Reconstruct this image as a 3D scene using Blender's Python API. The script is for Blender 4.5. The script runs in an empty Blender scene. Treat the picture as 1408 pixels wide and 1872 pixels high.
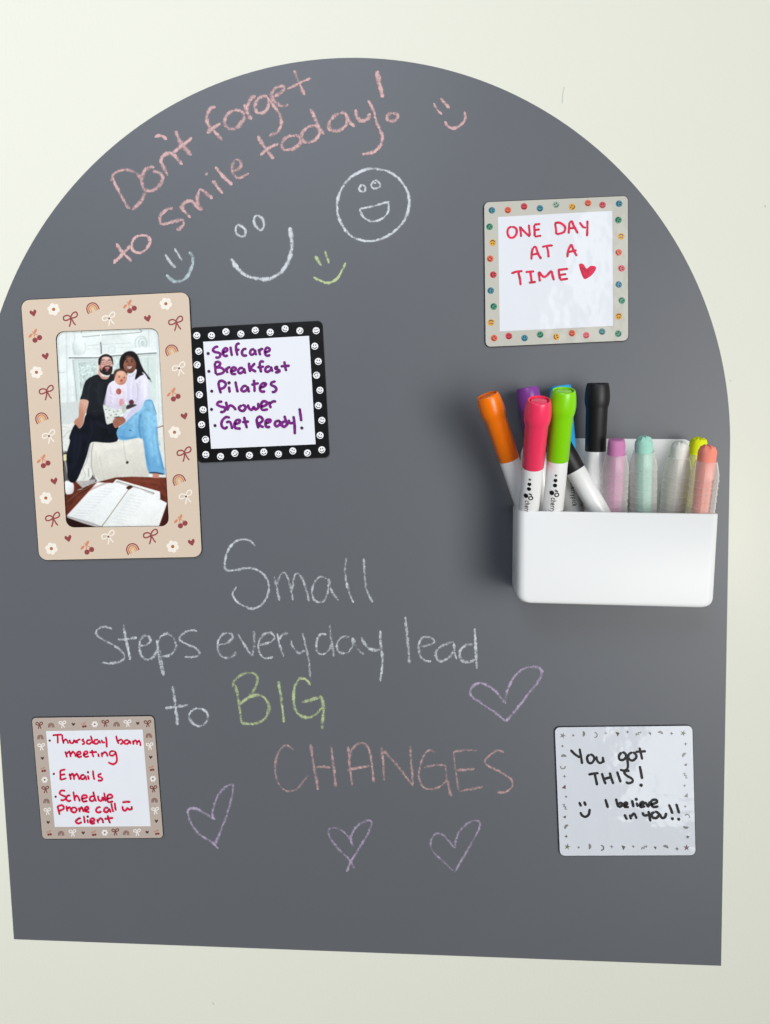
import bpy, bmesh, math, random
import numpy as np
from mathutils import Matrix, Vector

random.seed(7)
rng = np.random.default_rng(11)
S = bpy.context.scene
C = S.collection

# ------------------------------------------------------------------ camera
# Survey of the photograph: a wall (plane y = 0) seen from 0.575 m. Units: metres.
U = 0.575
FPX = 1400.0
CX, CZ = 0.0575, -0.05362            # camera foot on the wall / U (x right, second axis down)
def _rot(rx, ry, rz):
    cx, sx, cy, sy, cz, sz = math.cos(rx), math.sin(rx), math.cos(ry), math.sin(ry), math.cos(rz), math.sin(rz)
    Rx = np.array([[1, 0, 0], [0, cx, -sx], [0, sx, cx]])
    Ry = np.array([[cy, 0, sy], [0, 1, 0], [-sy, 0, cy]])
    Rz = np.array([[cz, -sz, 0], [sz, cz, 0], [0, 0, 1]])
    return Rz @ Ry @ Rx
RC = _rot(0.08899, 0.09037, -0.01461)
def _w(v): return Vector((v[0], v[2], -v[1]))
CAM_POS = Vector((CX * U, -U, -CZ * U))
cam = bpy.data.cameras.new('camera')
cam.sensor_fit = 'VERTICAL'
cam.sensor_height = 24.0
cam.lens = 24.0 * FPX / 1872.0
cam.clip_start = 0.01
cam.clip_end = 50
camo = bpy.data.objects.new('camera', cam)
r, u, b = _w(RC[0]), -_w(RC[1]), -_w(RC[2])
M = Matrix(((r.x, u.x, b.x, CAM_POS.x), (r.y, u.y, b.y, CAM_POS.y), (r.z, u.z, b.z, CAM_POS.z), (0, 0, 0, 1)))
camo.matrix_world = M
C.objects.link(camo)
S.camera = camo

# ------------------------------------------------------------------ light
w = bpy.data.worlds.new('World')
S.world = w
w.use_nodes = True
w.node_tree.nodes['Background'].inputs['Color'].default_value = (0.93, 0.97, 1.0, 1)
w.node_tree.nodes['Background'].inputs['Strength'].default_value = 0.085

def area(name, loc, aim, sx, sy, power, col, spread=180):
    l = bpy.data.lights.new(name, 'AREA')
    l.shape = 'RECTANGLE'
    l.size, l.size_y = sx, sy
    l.energy = power
    l.color = col
    l.spread = math.radians(spread)
    o = bpy.data.objects.new(name, l)
    o.location = loc
    d = Vector(aim) - Vector(loc)
    o.rotation_euler = d.to_track_quat('-Z', 'Y').to_euler()
    C.objects.link(o)
    return o
area('window_light', (2.0, -4.8, 0.05), (-1.35, 0, 0.45), 4.0, 3.3, 44.5, (1.0, 0.995, 0.965), 50)
area('low_glare_light', (0.84, -2.0, -0.99), (-0.1, 0, 0.05), 0.46, 0.50, 1.05, (0.97, 0.99, 1.0), 120)  # separate lamp added to give the glossy You got THIS! card its glare
area('slit_glare_light', (0.50, -2.0, 0.50), (0.1, 0, 0.1), 0.12, 0.55, 0.15, (1.0, 1.0, 1.0), 120)  # narrow lamp added for the faint streak reflected in the ONE DAY card
area('room_light', (-0.85, -2.4, 1.70), (-0.7, 0, 0.45), 1.6, 1.1, 5.3, (0.78, 0.85, 1.0), 60)

S.view_settings.view_transform = 'Standard'
S.view_settings.look = 'None'
S.view_settings.exposure = 0.0
S.view_settings.gamma = 1.0
S.view_settings.use_curve_mapping = False

# ------------------------------------------------------------------ survey helpers
def on_wall(p, h=0.0):
    """photo pixel(s) -> world point(s) on the plane h metres in front of the wall"""
    p = np.atleast_2d(np.asarray(p, float))
    d = np.c_[(p[:, 0] - 704) / FPX, (p[:, 1] - 936) / FPX, np.ones(len(p))] @ RC
    t = (1 - h / U) / d[:, 2]
    X = np.array([CX, CZ, -1.0]) + d * t[:, None]
    return np.c_[X[:, 0] * U, np.full(len(p), -h), -X[:, 1] * U]

def lin(c):
    c = np.asarray(c, float) / 255.0
    return tuple(np.where(c <= 0.04045, c / 12.92, ((c + 0.055) / 1.055) ** 2.4))

# ------------------------------------------------------------------ object helpers
WM = {}
def thing(name, label, cat, mat=None, group=None):
    o = bpy.data.objects.new(name, None)
    o.empty_display_size = 0.02
    C.objects.link(o)
    o['label'] = label
    o['category'] = cat
    if group: o['group'] = group
    mat = mat or Matrix.Identity(4)
    o.matrix_world = mat
    WM[o.name] = mat
    return o

def mesh_obj(name, verts, faces, mats, parent=None, col=None, fattr=None, fmat=None, smooth=False, local=False, label=None, bevel=None):
    me = bpy.data.meshes.new(name)
    v = np.asarray(verts, float)
    root = parent
    while root is not None and root.parent is not None: root = root.parent
    if root is not None and not local:
        Mi = np.array(WM.get(root.name, Matrix.Identity(4)).inverted())
        v = v @ Mi[:3, :3].T + Mi[:3, 3]
    me.from_pydata(v.tolist(), [], [list(map(int, f)) for f in faces])
    if not isinstance(mats, (list, tuple)): mats = [mats]
    for m in mats: me.materials.append(m)
    if fmat is not None: me.polygons.foreach_set('material_index', np.asarray(fmat, np.int32))
    if col is not None:
        a = me.attributes.new('col', 'FLOAT_COLOR', 'POINT')
        cc = np.c_[np.asarray(col, float)[:, :3], np.ones(len(col))].astype(np.float32)
        a.data.foreach_set('color', cc.ravel())
    for k, arr in (fattr or {}).items():
        a = me.attributes.new(k, 'FLOAT', 'POINT')
        a.data.foreach_set('value', np.asarray(arr, np.float32))
    if smooth: me.polygons.foreach_set('use_smooth', [True] * len(me.polygons))
    me.update()
    o = bpy.data.objects.new(name, me)
    C.objects.link(o)
    if parent is not None: o.parent = parent
    if label: o['label'] = label
    if bevel:
        bm = bmesh.new(); bm.from_mesh(me)
        bmesh.ops.recalc_face_normals(bm, faces=bm.faces)
        bm.to_mesh(me); bm.free()
        md = o.modifiers.new('bevel', 'BEVEL'); md.width = bevel; md.segments = 3; md.limit_method = 'ANGLE'; md.angle_limit = math.radians(40)
    return o

def fix_normals(o):
    bm = bmesh.new(); bm.from_mesh(o.data)
    bmesh.ops.recalc_face_normals(bm, faces=bm.faces)
    bm.to_mesh(o.data); bm.free()
    return o

# ------------------------------------------------------------------ materials
def new_mat(name):
    m = bpy.data.materials.new(name); m.use_nodes = True
    nt = m.node_tree
    return m, nt, nt.nodes['Principled BSDF']

def N(nt, t, **kw):
    n = nt.nodes.new(t)
    for k, v in kw.items():
        if hasattr(n, k): setattr(n, k, v)
    return n

def noise(nt, scale, detail=3, rough=0.5, coord='Object'):
    tc = N(nt, 'ShaderNodeTexCoord')
    n = N(nt, 'ShaderNodeTexNoise')
    n.inputs['Scale'].default_value = scale
    n.inputs['Detail'].default_value = detail
    n.inputs['Roughness'].default_value = rough
    nt.links.new(tc.outputs[coord], n.inputs['Vector'])
    return n

def add_bump(nt, bs, scale, strength, dist, detail=3):
    n = noise(nt, scale, detail)
    bp = N(nt, 'ShaderNodeBump')
    bp.inputs['Strength'].default_value = strength
    bp.inputs['Distance'].default_value = dist
    nt.links.new(n.outputs['Fac'], bp.inputs['Height'])
    nt.links.new(bp.outputs['Normal'], bs.inputs['Normal'])
    return bp

def plain(name, rgb, rough=0.4, spec=0.5, bump=None, coat=0.0, mott=0.0, mscale=60):
    m, nt, bs = new_mat(name)
    c = lin(rgb)
    bs.inputs['Base Color'].default_value = (*c, 1)
    bs.inputs['Roughness'].default_value = rough
    bs.inputs['Specular IOR Level'].default_value = spec
    bs.inputs['Coat Weight'].default_value = coat
    if mott:
        n = noise(nt, mscale, 4, 0.6)
        mx = N(nt, 'ShaderNodeMix', data_type='RGBA')
        mx.inputs[6].default_value = (*[v * (1 - mott) for v in c], 1)
        mx.inputs[7].default_value = (*[min(1, v * (1 + mott)) for v in c], 1)
        nt.links.new(n.outputs['Fac'], mx.inputs[0])
        nt.links.new(mx.outputs[2], bs.inputs['Base Color'])
    if bump: add_bump(nt, bs, *bump)
    return m

def print_mat(name, rough=0.3, spec=0.5, bump=None):
    m, nt, bs = new_mat(name)
    a = N(nt, 'ShaderNodeAttribute', attribute_name='col')
    nt.links.new(a.outputs['Color'], bs.inputs['Base Color'])
    bs.inputs['Roughness'].default_value = rough
    bs.inputs['Specular IOR Level'].default_value = spec
    if bump: add_bump(nt, bs, *bump)
    return m

def chalk_mat():
    m, nt, bs = new_mat('chalk')
    L = nt.links.new
    a = N(nt, 'ShaderNodeAttribute', attribute_name='col')
    L(a.outputs['Color'], bs.inputs['Base Color'])
    bs.inputs['Roughness'].default_value = 1.0
    bs.inputs['Specular IOR Level'].default_value = 0.085
    n1 = noise(nt, 520, 2, 0.65)
    n2 = noise(nt, 160, 2, 0.5)
    pr = N(nt, 'ShaderNodeAttribute', attribute_name='prof')
    mix = N(nt, 'ShaderNodeMath', operation='MULTIPLY_ADD')        # n1*.7 + n2*.3
    mix.inputs[1].default_value = 0.7
    k = N(nt, 'ShaderNodeMath', operation='MULTIPLY'); k.inputs[1].default_value = 0.3
    L(n2.outputs['Fac'], k.inputs[0]); L(n1.outputs['Fac'], mix.inputs[0]); L(k.outputs[0], mix.inputs[2])
    ad = N(nt, 'ShaderNodeMath', operation='ADD'); L(mix.outputs[0], ad.inputs[0]); L(pr.outputs['Fac'], ad.inputs[1])
    mr = N(nt, 'ShaderNodeMapRange')
    mr.inputs['From Min'].default_value = 0.78
    mr.inputs['From Max'].default_value = 1.14
    mr.inputs['To Max'].default_value = 0.86
    L(ad.outputs[0], mr.inputs['Value'])
    L(mr.outputs['Result'], bs.inputs['Alpha'])
    return m

M_CHALK = chalk_mat()
M_WALL = plain('wall_paint', (232, 232, 218), 0.55, 0.3, (420, 0.25, 0.0004, 4), mott=0.012, mscale=9)
M_BOARD = plain('chalkboard_vinyl', (98, 101, 106), 0.42, 0.45, (900, 0.12, 0.0002, 3), mott=0.03, mscale=14)
M_BOARD_EDGE = plain('vinyl_edge', (70, 72, 70), 0.6, 0.3)
M_BACK = plain('black_magnet', (24, 23, 25), 0.6, 0.4, mott=0.2, mscale=300)
M_CARD = print_mat('laminated_card', 0.28, 0.45, (26, 0.3, 0.004, 2))
M_GLOSS = print_mat('dry_erase_film', 0.07, 0.5, (15, 0.35, 0.006, 4))
M_SATIN = print_mat('satin_print', 0.35, 0.35)
M_INK = print_mat('marker_ink', 0.4, 0.4)
M_HOLDER = plain('white_holder_plastic', (241, 242, 241), 0.42, 0.4, (30, 0.05, 0.002, 2))
M_BARREL = plain('white_barrel_plastic', (238, 238, 236), 0.28, 0.5)
M_LOGO = plain('black_print', (12, 12, 13), 0.5, 0.3)

# ------------------------------------------------------------------ 2D drawing helpers (photo pixel space)
def smooth_path(pts, step=2.0, closed=False):
    p = np.asarray(pts, float)
    if len(p) == 1: return p
    if len(p) == 2:
        n = max(2, int(np.hypot(*(p[1] - p[0])) / step) + 1)
        return p[0] + (p[1] - p[0]) * np.linspace(0, 1, n)[:, None]
    if np.hypot(*(p[0] - p[-1])) < 1e-6: closed = True
    ext = np.vstack([p[-2], p, p[1]]) if closed else np.vstack([2 * p[0] - p[1], p, 2 * p[-1] - p[-2]])
    out = []
    for i in range(1, len(ext) - 2):
        a, b_, c, d = ext[i - 1:i + 3]
        n = max(2, int(np.hypot(*(c - b_)) / step) + 1)
        t = np.linspace(0, 1, n, endpoint=False)[:, None]
        out.append(0.5 * ((2 * b_) + (-a + c) * t + (2 * a - 5 * b_ + 4 * c - d) * t ** 2 + (-a + 3 * b_ - 3 * c + d) * t ** 3))
    out.append(ext[-2][None])
    return np.vstack(out)

def parse(s, ox=0, oy=0, sc=1.0):
    """'x,y x,y; x,y ...' in the coordinates of an enlarged crop -> list of photo pixel polylines"""
    res = []
    for st in s.split(';'):
        st = st.strip()
        if not st: continue
        p = np.array([[float(q) for q in t.split(',')] for t in st.split()])
        res.append(np.c_[p[:, 0] / sc + ox, p[:, 1] / sc + oy])
    return res

def wob(n, amp, corr):
    k = max(2, int(n / corr) + 2)
    return 1 + amp * np.interp(np.linspace(0, k - 1, n), np.arange(k), rng.uniform(-1, 1, k))

class Sheet:
    """flat printed shapes collected into one mesh, each a few hundredths of a millimetre over the last"""
    def __init__(s, h0, step=0.00002):
        s.v, s.f, s.c, s.h, s.step, s.prof = [], [], [], h0, step, []
    def up(s): s.h += s.step
    def poly(s, pts, rgb, h=None):
        P = on_wall(pts, s.h if h is None else h)
        n = len(s.v)
        s.v += P.tolist(); s.f.append(list(range(n, n + len(P))))
        s.c += [lin(rgb)] * len(P); s.prof += [0.0] * len(P)
    def ribbon(s, path, width, rgb, ends=0.0, chalk=None, caps=True):
        p = path
        if len(p) < 2: return
        d = np.gradient(p, axis=0)
        L = np.hypot(d[:, 0], d[:, 1]) + 1e-9
        nrm = np.c_[-d[:, 1] / L, d[:, 0] / L]
        wd = (np.full(len(p), width) if np.isscalar(width) else np.asarray(width)) / 2
        cross = (-1, -0.5, 0, 0.5, 1) if chalk is not None else (-1, 0, 1)
        if caps:                                    # rounded stroke ends
            t = np.cumsum(np.hypot(*np.diff(p, axis=0, prepend=p[:1]).T))
            for e in (t, t[-1] - t):
                q = np.clip(e / (wd + 1e-9), 0, 1)
                wd = wd * np.maximum(0.25, np.sqrt(1 - (1 - q) ** 2))
        n = len(s.v); k = len(cross)
        col = np.array(lin(rgb))
        rows = []
        for c in cross: rows.append(p + nrm * (wd * c)[:, None])
        V = np.stack(rows, 1).reshape(-1, 2)
        s.v += on_wall(V, s.h).tolist()
        m = len(p)
        shade = np.ones(m)
        if ends:
            t = np.linspace(0, 1, m)
            shade = 1 - ends * (np.exp(-(t * m / 2.0) ** 2 / 2.2) + np.exp(-((1 - t) * m / 2.0) ** 2 / 2.2))
            shade = np.clip(shade * wob(m, 0.28, 3), 0.05, 1.6)
        for i in range(m):
            for j, c in enumerate(cross):
                s.c.append(tuple(np.clip(col * shade[i], 0, 1)))
                s.prof.append((chalk[i] * (1 - 0.55 * abs(c) ** 2.0)) if chalk is not None else 0.0)
        for i in range(m - 1):
            for j in range(k - 1):
                a = n + i * k + j
                s.f.append([a, a + k, a + k + 1, a + 1])
        s.up()
    def build(s, name, mat, parent, label=None, chalk=False):
        o = mesh_obj(name, s.v, s.f, mat, parent, col=s.c, fattr={'prof': s.prof} if chalk else None, label=label)
        # face the room
        me = o.data
        bm = bmesh.new(); bm.from_mesh(me)
        for f in bm.faces:
            if f.normal.y > 0: f.normal_flip()
        bm.to_mesh(me); bm.free()
        return o

def rquad(c, rad, n=6):
    """rounded quad from four corners (pixels), clockwise"""
    c = np.asarray(c, float); out = []
    for i in range(4):
        p, a, b_ = c[i], c[i - 1], c[(i + 1) % 4]
        e1 = p + (a - p) / np.hypot(*(a - p)) * rad
        e2 = p + (b_ - p) / np.hypot(*(b_ - p)) * rad
        for t in np.linspace(0, 1, n):
            w0, w1, w2 = (1 - t) ** 2, 2 * t * (1 - t) * 0.7071, t * t
            out.append((w0 * e1 + w1 * p + w2 * e2) / (w0 + w1 + w2))
    return np.array(out)

def prism(pts, h0, h1, hm=None):
    """closed prism between two depths from pixel outline taken at depth hm"""
    P = on_wall(pts, h1 if hm is None else hm)
    n = len(P)
    A = P.copy(); A[:, 1] = -h0
    B = P.copy(); B[:, 1] = -h1
    v = np.vstack([A, B])
    f = [list(range(n))[::-1], list(range(n, 2 * n))] + [[i, (i + 1) % n, n + (i + 1) % n, n + i] for i in range(n)]
    return v, f

def ring_prism(outer, inner, h0, h1):
    O = on_wall(outer, h1); I = on_wall(inner, h1); n = len(O)
    def at(P, h):
        Q = P.copy(); Q[:, 1] = -h; return Q
    v = np.vstack([at(O, h0), at(O, h1), at(I, h0), at(I, h1)])
    f = []
    for i in range(n):
        j = (i + 1) % n
        f.append([i, j, n + j, n + i])
        f.append([n + i, n + j, 3 * n + j, 3 * n + i])
        f.append([2 * n + i, 3 * n + i, 3 * n + j, 2 * n + j])
    return v, f

# ------------------------------------------------------------------ the wall
H_BOARD = 0.0008
v = [(-2.2, 0, -1.6), (2.2, 0, -1.6), (2.2, 0, 1.6), (-2.2, 0, 1.6), (-2.2, .1, -1.6), (2.2, .1, -1.6), (2.2, .1, 1.6), (-2.2, .1, 1.6)]
f = [[0, 1, 2, 3], [5, 4, 7, 6], [4, 0, 3, 7], [1, 5, 6, 2], [3, 2, 6, 7], [4, 5, 1, 0]]
wall = mesh_obj('wall', v, f, M_WALL)
wall['label'] = 'off white painted wall behind the arched chalkboard'
wall['kind'] = 'structure'
sc = Sheet(0.00005)
for st, wd, rgb in (('1032,158 1029,172 1028,190', 1.5, (196, 198, 188)), ('1398,374 1400,380', 2.6, (205, 206, 196)), ('1334,694 1337,698', 2.6, (206, 206, 196)),
                    ('388,1832 392,1838', 2.4, (208, 208, 198)), ('1088,1650 1091,1652', 1.5, (200, 200, 190))):
    if st.startswith('1088'): continue
    for p in parse(st): sc.ribbon(smooth_path(p, 2), wd, rgb)
sc.build('scuff_mark', M_SATIN, wall)

# ------------------------------------------------------------------ the arched chalkboard
bx0, bW, bzs, bzb = -0.05315, 0.56974, 0.02385, -0.37368
board = thing('chalkboard', 'large grey arched chalkboard decal with chalk writing stuck on the off white wall', 'chalkboard', Matrix.Translation((bx0, 0, bzb)))
out = [(bx0 - bW / 2, bzb), (bx0 + bW / 2, bzb)]
out += [(bx0 + bW / 2 * math.cos(a), bzs + bW / 2 * math.sin(a)) for a in np.linspace(0, math.pi, 129)]
n = len(out)
v = [(x, 0.0, z) for x, z in out] + [(x, -H_BOARD, z) for x, z in out]
f = [list(range(n, 2 * n))] + [[i, (i + 1) % n, n + (i + 1) % n, n + i] for i in range(n)]
fix_normals(mesh_obj('board_panel', v, f, [M_BOARD, M_BOARD_EDGE], board, fmat=[0] + [1] * n))

PINK, WHITE, GREEN, PURP, CORAL = (230, 190, 189), (222, 227, 232), (200, 214, 164), (194, 178, 204), (212, 176, 174)
def chalk(name, label, groups):
    """groups: (strokes, ox, oy, scale, width, colour, pressure)"""
    sh = Sheet(H_BOARD + 0.00010, 0.000008)
    for s, ox, oy, sc_, wd, rgb, press in groups:
        for p in parse(s, ox, oy, sc_):
            q = smooth_path(p, 1.6)
            q = q + rng.normal(0, 0.22, q.shape)
            m = len(q)
            cc = np.array(rgb) * rng.uniform(0.97, 1.03)
            pr = (press - .04) * wob(m, 0.13, 6) * rng.uniform(0.95, 1.05)
            sh.ribbon(q, 0.96 * wd * wob(m, 0.26, 5) * rng.uniform(0.9, 1.1), np.clip(cc, 0, 255), chalk=pr)
    return sh.build(name, M_CHALK, board, label, chalk=True)

A = (180, 110, 3.52); B = (400, 110, 2.933); CC = (160, 970, 2.607); D = (480, 1130, 2.607); E_ = (320, 1330, 2.2)
chalk('chalk_lettering', 'pink chalk lettering reading Don\'t forget to smile today!', [
 ('88,745 105,790 140,860 180,930 205,957; 80,778 95,740 130,715 175,705 220,715 255,740 280,780 297,830 287,885 255,930 215,965', *A, 8.2, PINK, .60),
 ('360,690 330,690 300,710 285,745 280,790 295,830 330,842 370,830 400,795 415,760 405,735 380,720 345,715', *A, 8.2, PINK, .60),
 ('398,645 415,680 435,720 450,745; 400,655 410,625 435,605 465,600 490,615 515,640 540,672', *A, 8.6, PINK, .64),
 ('362,495 385,487 415,490 442,512', *A, 7, PINK, .70),
 ('495,455 520,510 550,560 600,612; 480,600 530,555 570,525 603,498', *A, 9.2, PINK, .64),
 ('755,305 735,303 710,325 698,365 700,400 720,430 760,475 800,520; 697,468 735,440 785,405', *A, 9.0, PINK, .66),
 ('870,325 835,345 815,385 820,425 850,443 890,435 920,405 938,365 925,335 895,322 870,325', *A, 8.6, PINK, .63),
 ('940,285 955,330 985,385; 955,330 965,280 985,245 1012,232', *A, 9.4, PINK, .65),
 ('1085,235 1050,235 1020,260 1008,300 1020,335 1055,340 1085,315 1095,280 1085,235; 1090,245 1125,290 1155,330 1175,380 1172,430 1145,470 1098,487', *A, 8.4, PINK, .64),
 ('1130,232 1165,215 1195,188 1190,170 1160,172 1130,190 1115,220 1125,255 1150,280 1185,297 1224,285', *A, 8.6, PINK, .63),
 ('1260,65 1280,120 1327,225; 1215,187 1280,155 1330,130 1372,118', *A, 7.4, PINK, .66),
 ('115,1178 150,1230 215,1295; 95,1308 150,1255 210,1190; 260,1130 230,1150 215,1190 225,1225 260,1240 300,1225 325,1190 330,1150 305,1130 260,1130', *A, 7.8, PINK, .64),
 ('478,950 440,962 405,990 395,1025 410,1055 450,1048 500,1035 535,1030 550,1045 545,1065 525,1082 500,1092', *A, 7.6, PINK, .62),
 ('522,938 550,970 595,1015; 548,968 541,938 560,913 595,906 622,928 645,950 672,963; 668,960 642,928 636,880 655,835 685,850 712,872 737,892', *A, 8.2, PINK, .64),
 ('735,775 765,815 800,858; 688,737 705,727; 752,685 790,735 862,803', *A, 8.4, PINK, .66),
 ('872,714 905,700 917,668 895,640 870,655 862,695 870,735 895,758 930,750 968,728', *A, 8.2, PINK, .62),
 ('208,405 240,460 295,530; 222,512 265,475 318,447', *B, 9.0, PINK, .67),
 ('395,405 355,420 338,455 350,478 390,478 430,455 440,430 425,410 395,405', *B, 8.6, PINK, .63),
 ('512,350 470,365 445,400 450,432 485,442 520,425 540,390 530,360 512,350; 490,260 515,310 540,365 565,398', *B, 8.6, PINK, .64),
 ('650,285 615,305 590,345 600,375 640,380 680,350 690,310 675,285 650,285; 680,290 700,330 730,358', *B, 8.6, PINK, .63),
 ('735,262 738,300 760,325 795,318 812,285; 800,215 825,260 850,340 875,400 870,450 835,490 765,507', *B, 8.4, PINK, .66),
 ('850,55 858,110 880,202', *B, 9.6, PINK, .72),
 ('930,284 905,295 903,318 930,328 958,312 957,292 930,284', *B, 8.2, PINK, .66)])
chalk('chalk_smiley', 'small tilted pink chalk smiley near the top of the arch', [
 ('1153,230 1170,262 1197,293; 1187,203 1210,228 1238,257', *B, 6.5, PINK, .72),
 ('1212,328 1230,355 1265,365 1300,345 1322,315 1318,275', *B, 7.4, PINK, .70)])
chalk('chalk_smiley', 'white chalk round face with open laughing mouth', [
 ('845,582 800,584 740,607 680,655 640,740 637,815 665,890 715,945 795,970 870,958 945,915 1000,850 1021,770 1010,700 970,640 910,597 830,580', *B, 6.2, WHITE, .66),
 ('768,667 754,687 762,703 782,702 785,682 768,667; 835,647 818,665 825,685 855,685 866,667 850,647 835,647; 832,662 845,655', *B, 5.4, WHITE, .68),
 ('755,798 830,782 915,758; 757,800 775,840 825,865 875,850 907,815 912,765', *B, 5.8, WHITE, .66)])
chalk('chalk_smiley', 'large white chalk smile with two oval eyes', [
 ('100,884 90,910 105,940 135,943 145,917 125,892 100,884; 205,832 189,852 200,890 225,912 242,890 235,852 205,832', *B, 5.6, WHITE, .68),
 ('68,1062 95,1110 140,1150 210,1172 275,1170 340,1130 380,1060 392,980 383,895', *B, 8.4, WHITE, .68)])
chalk('chalk_smiley', 'small yellow green chalk smiley', [
 ('518,1048 532,1075 550,1103; 570,1022 580,1055 592,1090', *B, 6.2, GREEN, .74),
 ('508,1162 540,1180 585,1195 630,1175 660,1130 682,1085', *B, 6.0, GREEN, .72)])
chalk('chalk_smiley', 'small white chalk smiley below the word to', [
 ('605,750 620,775 642,800; 638,728 650,747 666,772', 0, 90, 2.0, 6.2, WHITE, .66),
 ('692,740 706,765 697,810 675,840 640,850 608,825', 0, 90, 2.0, 7.4, (205, 222, 226), .64)])
SM = [('800,75 775,48 735,42 695,60 665,105 655,155 660,185 700,190 760,178 815,190 855,230 865,280 845,335 800,370 750,362 710,335 692,300 710,268',),
 ('890,220 902,270 915,335; 902,270 915,220 935,200 955,225 970,280 980,335; 975,280 985,222 1000,203 1025,230 1045,290 1055,335',),
 ('1140,230 1110,220 1080,250 1070,300 1085,335 1120,340 1140,310 1150,260 1148,228; 1150,228 1165,290 1198,332',),
 ('1233,130 1228,200 1240,270 1268,345; 1318,130 1320,200 1330,280 1360,343',),
 ('118,470 85,458 50,470 43,495 75,520 130,550 175,590 165,620 120,632 70,630',),
 ('173,447 180,500 205,618; 145,520 190,517 238,510',),
 ('245,550 280,545 300,525 290,505 265,505 248,540 255,590 285,615 315,600 332,570',),
 ('330,520 340,600 360,692; 345,570 355,630 364,692; 332,545 350,505 385,492 415,520 420,560 390,595 338,602',),
 ('522,480 490,475 450,495 440,520 470,540 515,560 535,585 510,602 460,602',),
 ('622,545 665,535 692,510 680,490 645,495 622,530 625,580 650,605 690,600 708,575',),
 ('718,493 745,540 785,598; 785,598 795,540 793,478',),
 ('815,545 860,535 890,515 880,490 845,492 818,530 820,580 845,608 885,602',),
 ('905,490 915,540 935,600; 915,520 930,495 958,490',),
 ('968,518 980,555 1010,585 1038,568; 1025,487 1040,550 1055,620 1062,708',),
 ('1140,495 1110,495 1092,530 1095,575 1120,590 1150,570 1162,540; 1155,448 1162,520 1175,600',),
 ('1250,505 1210,510 1188,545 1200,580 1240,580 1265,545 1262,510; 1265,510 1285,560 1318,590',)]
chalk('chalk_lettering', 'white chalk lettering reading Small steps everyday lead to', [(s[0], *CC, 5.8, WHITE, .53) for s in SM] + [
 ('470,92 490,125 520,150 562,152; 560,60 565,130 572,200 563,300', *D, 6.6, WHITE, .56),
 ('680,-8 690,90 700,215', *D, 6.4, WHITE, .57),
 ('742,138 785,130 820,112 800,92 765,92 745,125 750,175 775,202 805,205', *D, 6.0, WHITE, .55),
 ('910,115 870,125 830,155 828,190 850,205 885,190 915,150 912,115; 912,120 915,160 925,198', *D, 6.0, WHITE, .55),
 ('1005,125 970,128 942,155 945,195 975,210 1012,198; 1012,50 1015,130 1022,245', *D, 6.8, WHITE, .58),
 ('407,742 415,800 430,928; 370,845 420,840 480,830', *CC, 7.0, WHITE, .58),
 ('525,848 495,860 485,890 505,920 535,932 565,915 575,880 555,855 525,848', *CC, 6.4, WHITE, .56)])
chalk('chalk_lettering', 'green chalk lettering reading BIG', [
 ('705,735 718,800 728,870 735,918; 690,745 705,710 745,682 790,680 810,705 800,750 765,795 725,828; 725,828 770,795 820,785 855,810 865,850 845,895 800,920 735,918', *CC, 6.6, GREEN, .56),
 ('910,718 922,790 938,915', *CC, 6.6, GREEN, .58),
 ('1062,735 1045,712 1015,705 990,740 982,800 995,860 1035,890 1080,880 1120,845; 1022,818 1060,808 1118,790; 1115,790 1125,850 1118,945', *CC, 7.0, GREEN, .59)])
chalk('chalk_lettering', 'dull pink chalk lettering reading CHANGES', [
 ('148,628 115,607 85,625 65,675 62,735 80,795 120,825 160,815 190,785 217,752', *D, 5.6, CORAL, .53),
 ('228,600 243,690 265,818; 328,612 338,700 350,805; 255,710 290,708 325,715', *D, 6.6, CORAL, .55),
 ('408,612 415,700 428,798; 412,690 425,630 450,602 480,595 505,620 520,690 530,782; 402,725 450,715 510,705', *D, 6.6, CORAL, .55),
 ('568,615 575,690 580,775; 568,620 640,700 718,800; 705,610 708,690 718,790', *D, 6.8, CORAL, .55),
 ('820,640 800,628 775,645 755,690 745,750 760,800 800,815 850,800 880,775; 770,712 820,702 870,700; 872,700 880,770 898,850', *D, 6.0, CORAL, .54),
 ('908,640 960,630 1022,630; 910,640 920,720 935,822; 922,725 970,722 1010,718; 935,825 990,815 1050,805', *D, 6.2, CORAL, .55),
 ('1152,640 1120,632 1080,655 1058,685 1085,710 1140,735 1185,770 1190,800 1160,828 1118,830', *D, 6.0, CORAL, .54)])
chalk('chalk_heart', 'wide lilac chalk heart right of the word BIG', [('1157,408 1165,350 1200,280 1250,240 1305,232 1332,255 1315,300 1260,370 1205,440 1158,494; 1157,492 1110,450 1040,405 995,370 995,335 1030,310 1080,325 1130,370 1150,402', *D, 6.4, PURP, .56)])
chalk('chalk_heart', 'lilac chalk heart beside the meeting note', [('150,370 155,320 175,270 205,238 230,230 232,260 215,330 190,400 165,465; 174,487 150,462 100,430 65,385 52,335 80,325 120,345 162,370', *E_, 6.0, PURP, .55)])
chalk('chalk_heart', 'lilac chalk heart with crossed strokes at its point', [('712,470 708,440 730,400 770,375 790,380 782,415 750,470 710,535 690,580; 722,568 700,530 660,490 625,445 618,410 650,405 690,430 717,478', *E_, 5.6, PURP, .55)])
chalk('chalk_heart', 'lilac chalk heart under the letters GES', [('1125,485 1130,450 1150,410 1190,378 1222,378 1222,410 1190,470 1155,530 1122,585; 1122,578 1080,540 1040,500 1028,465 1045,430 1075,430 1105,460 1125,485', *E_, 5.8, PURP, .55)])

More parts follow.
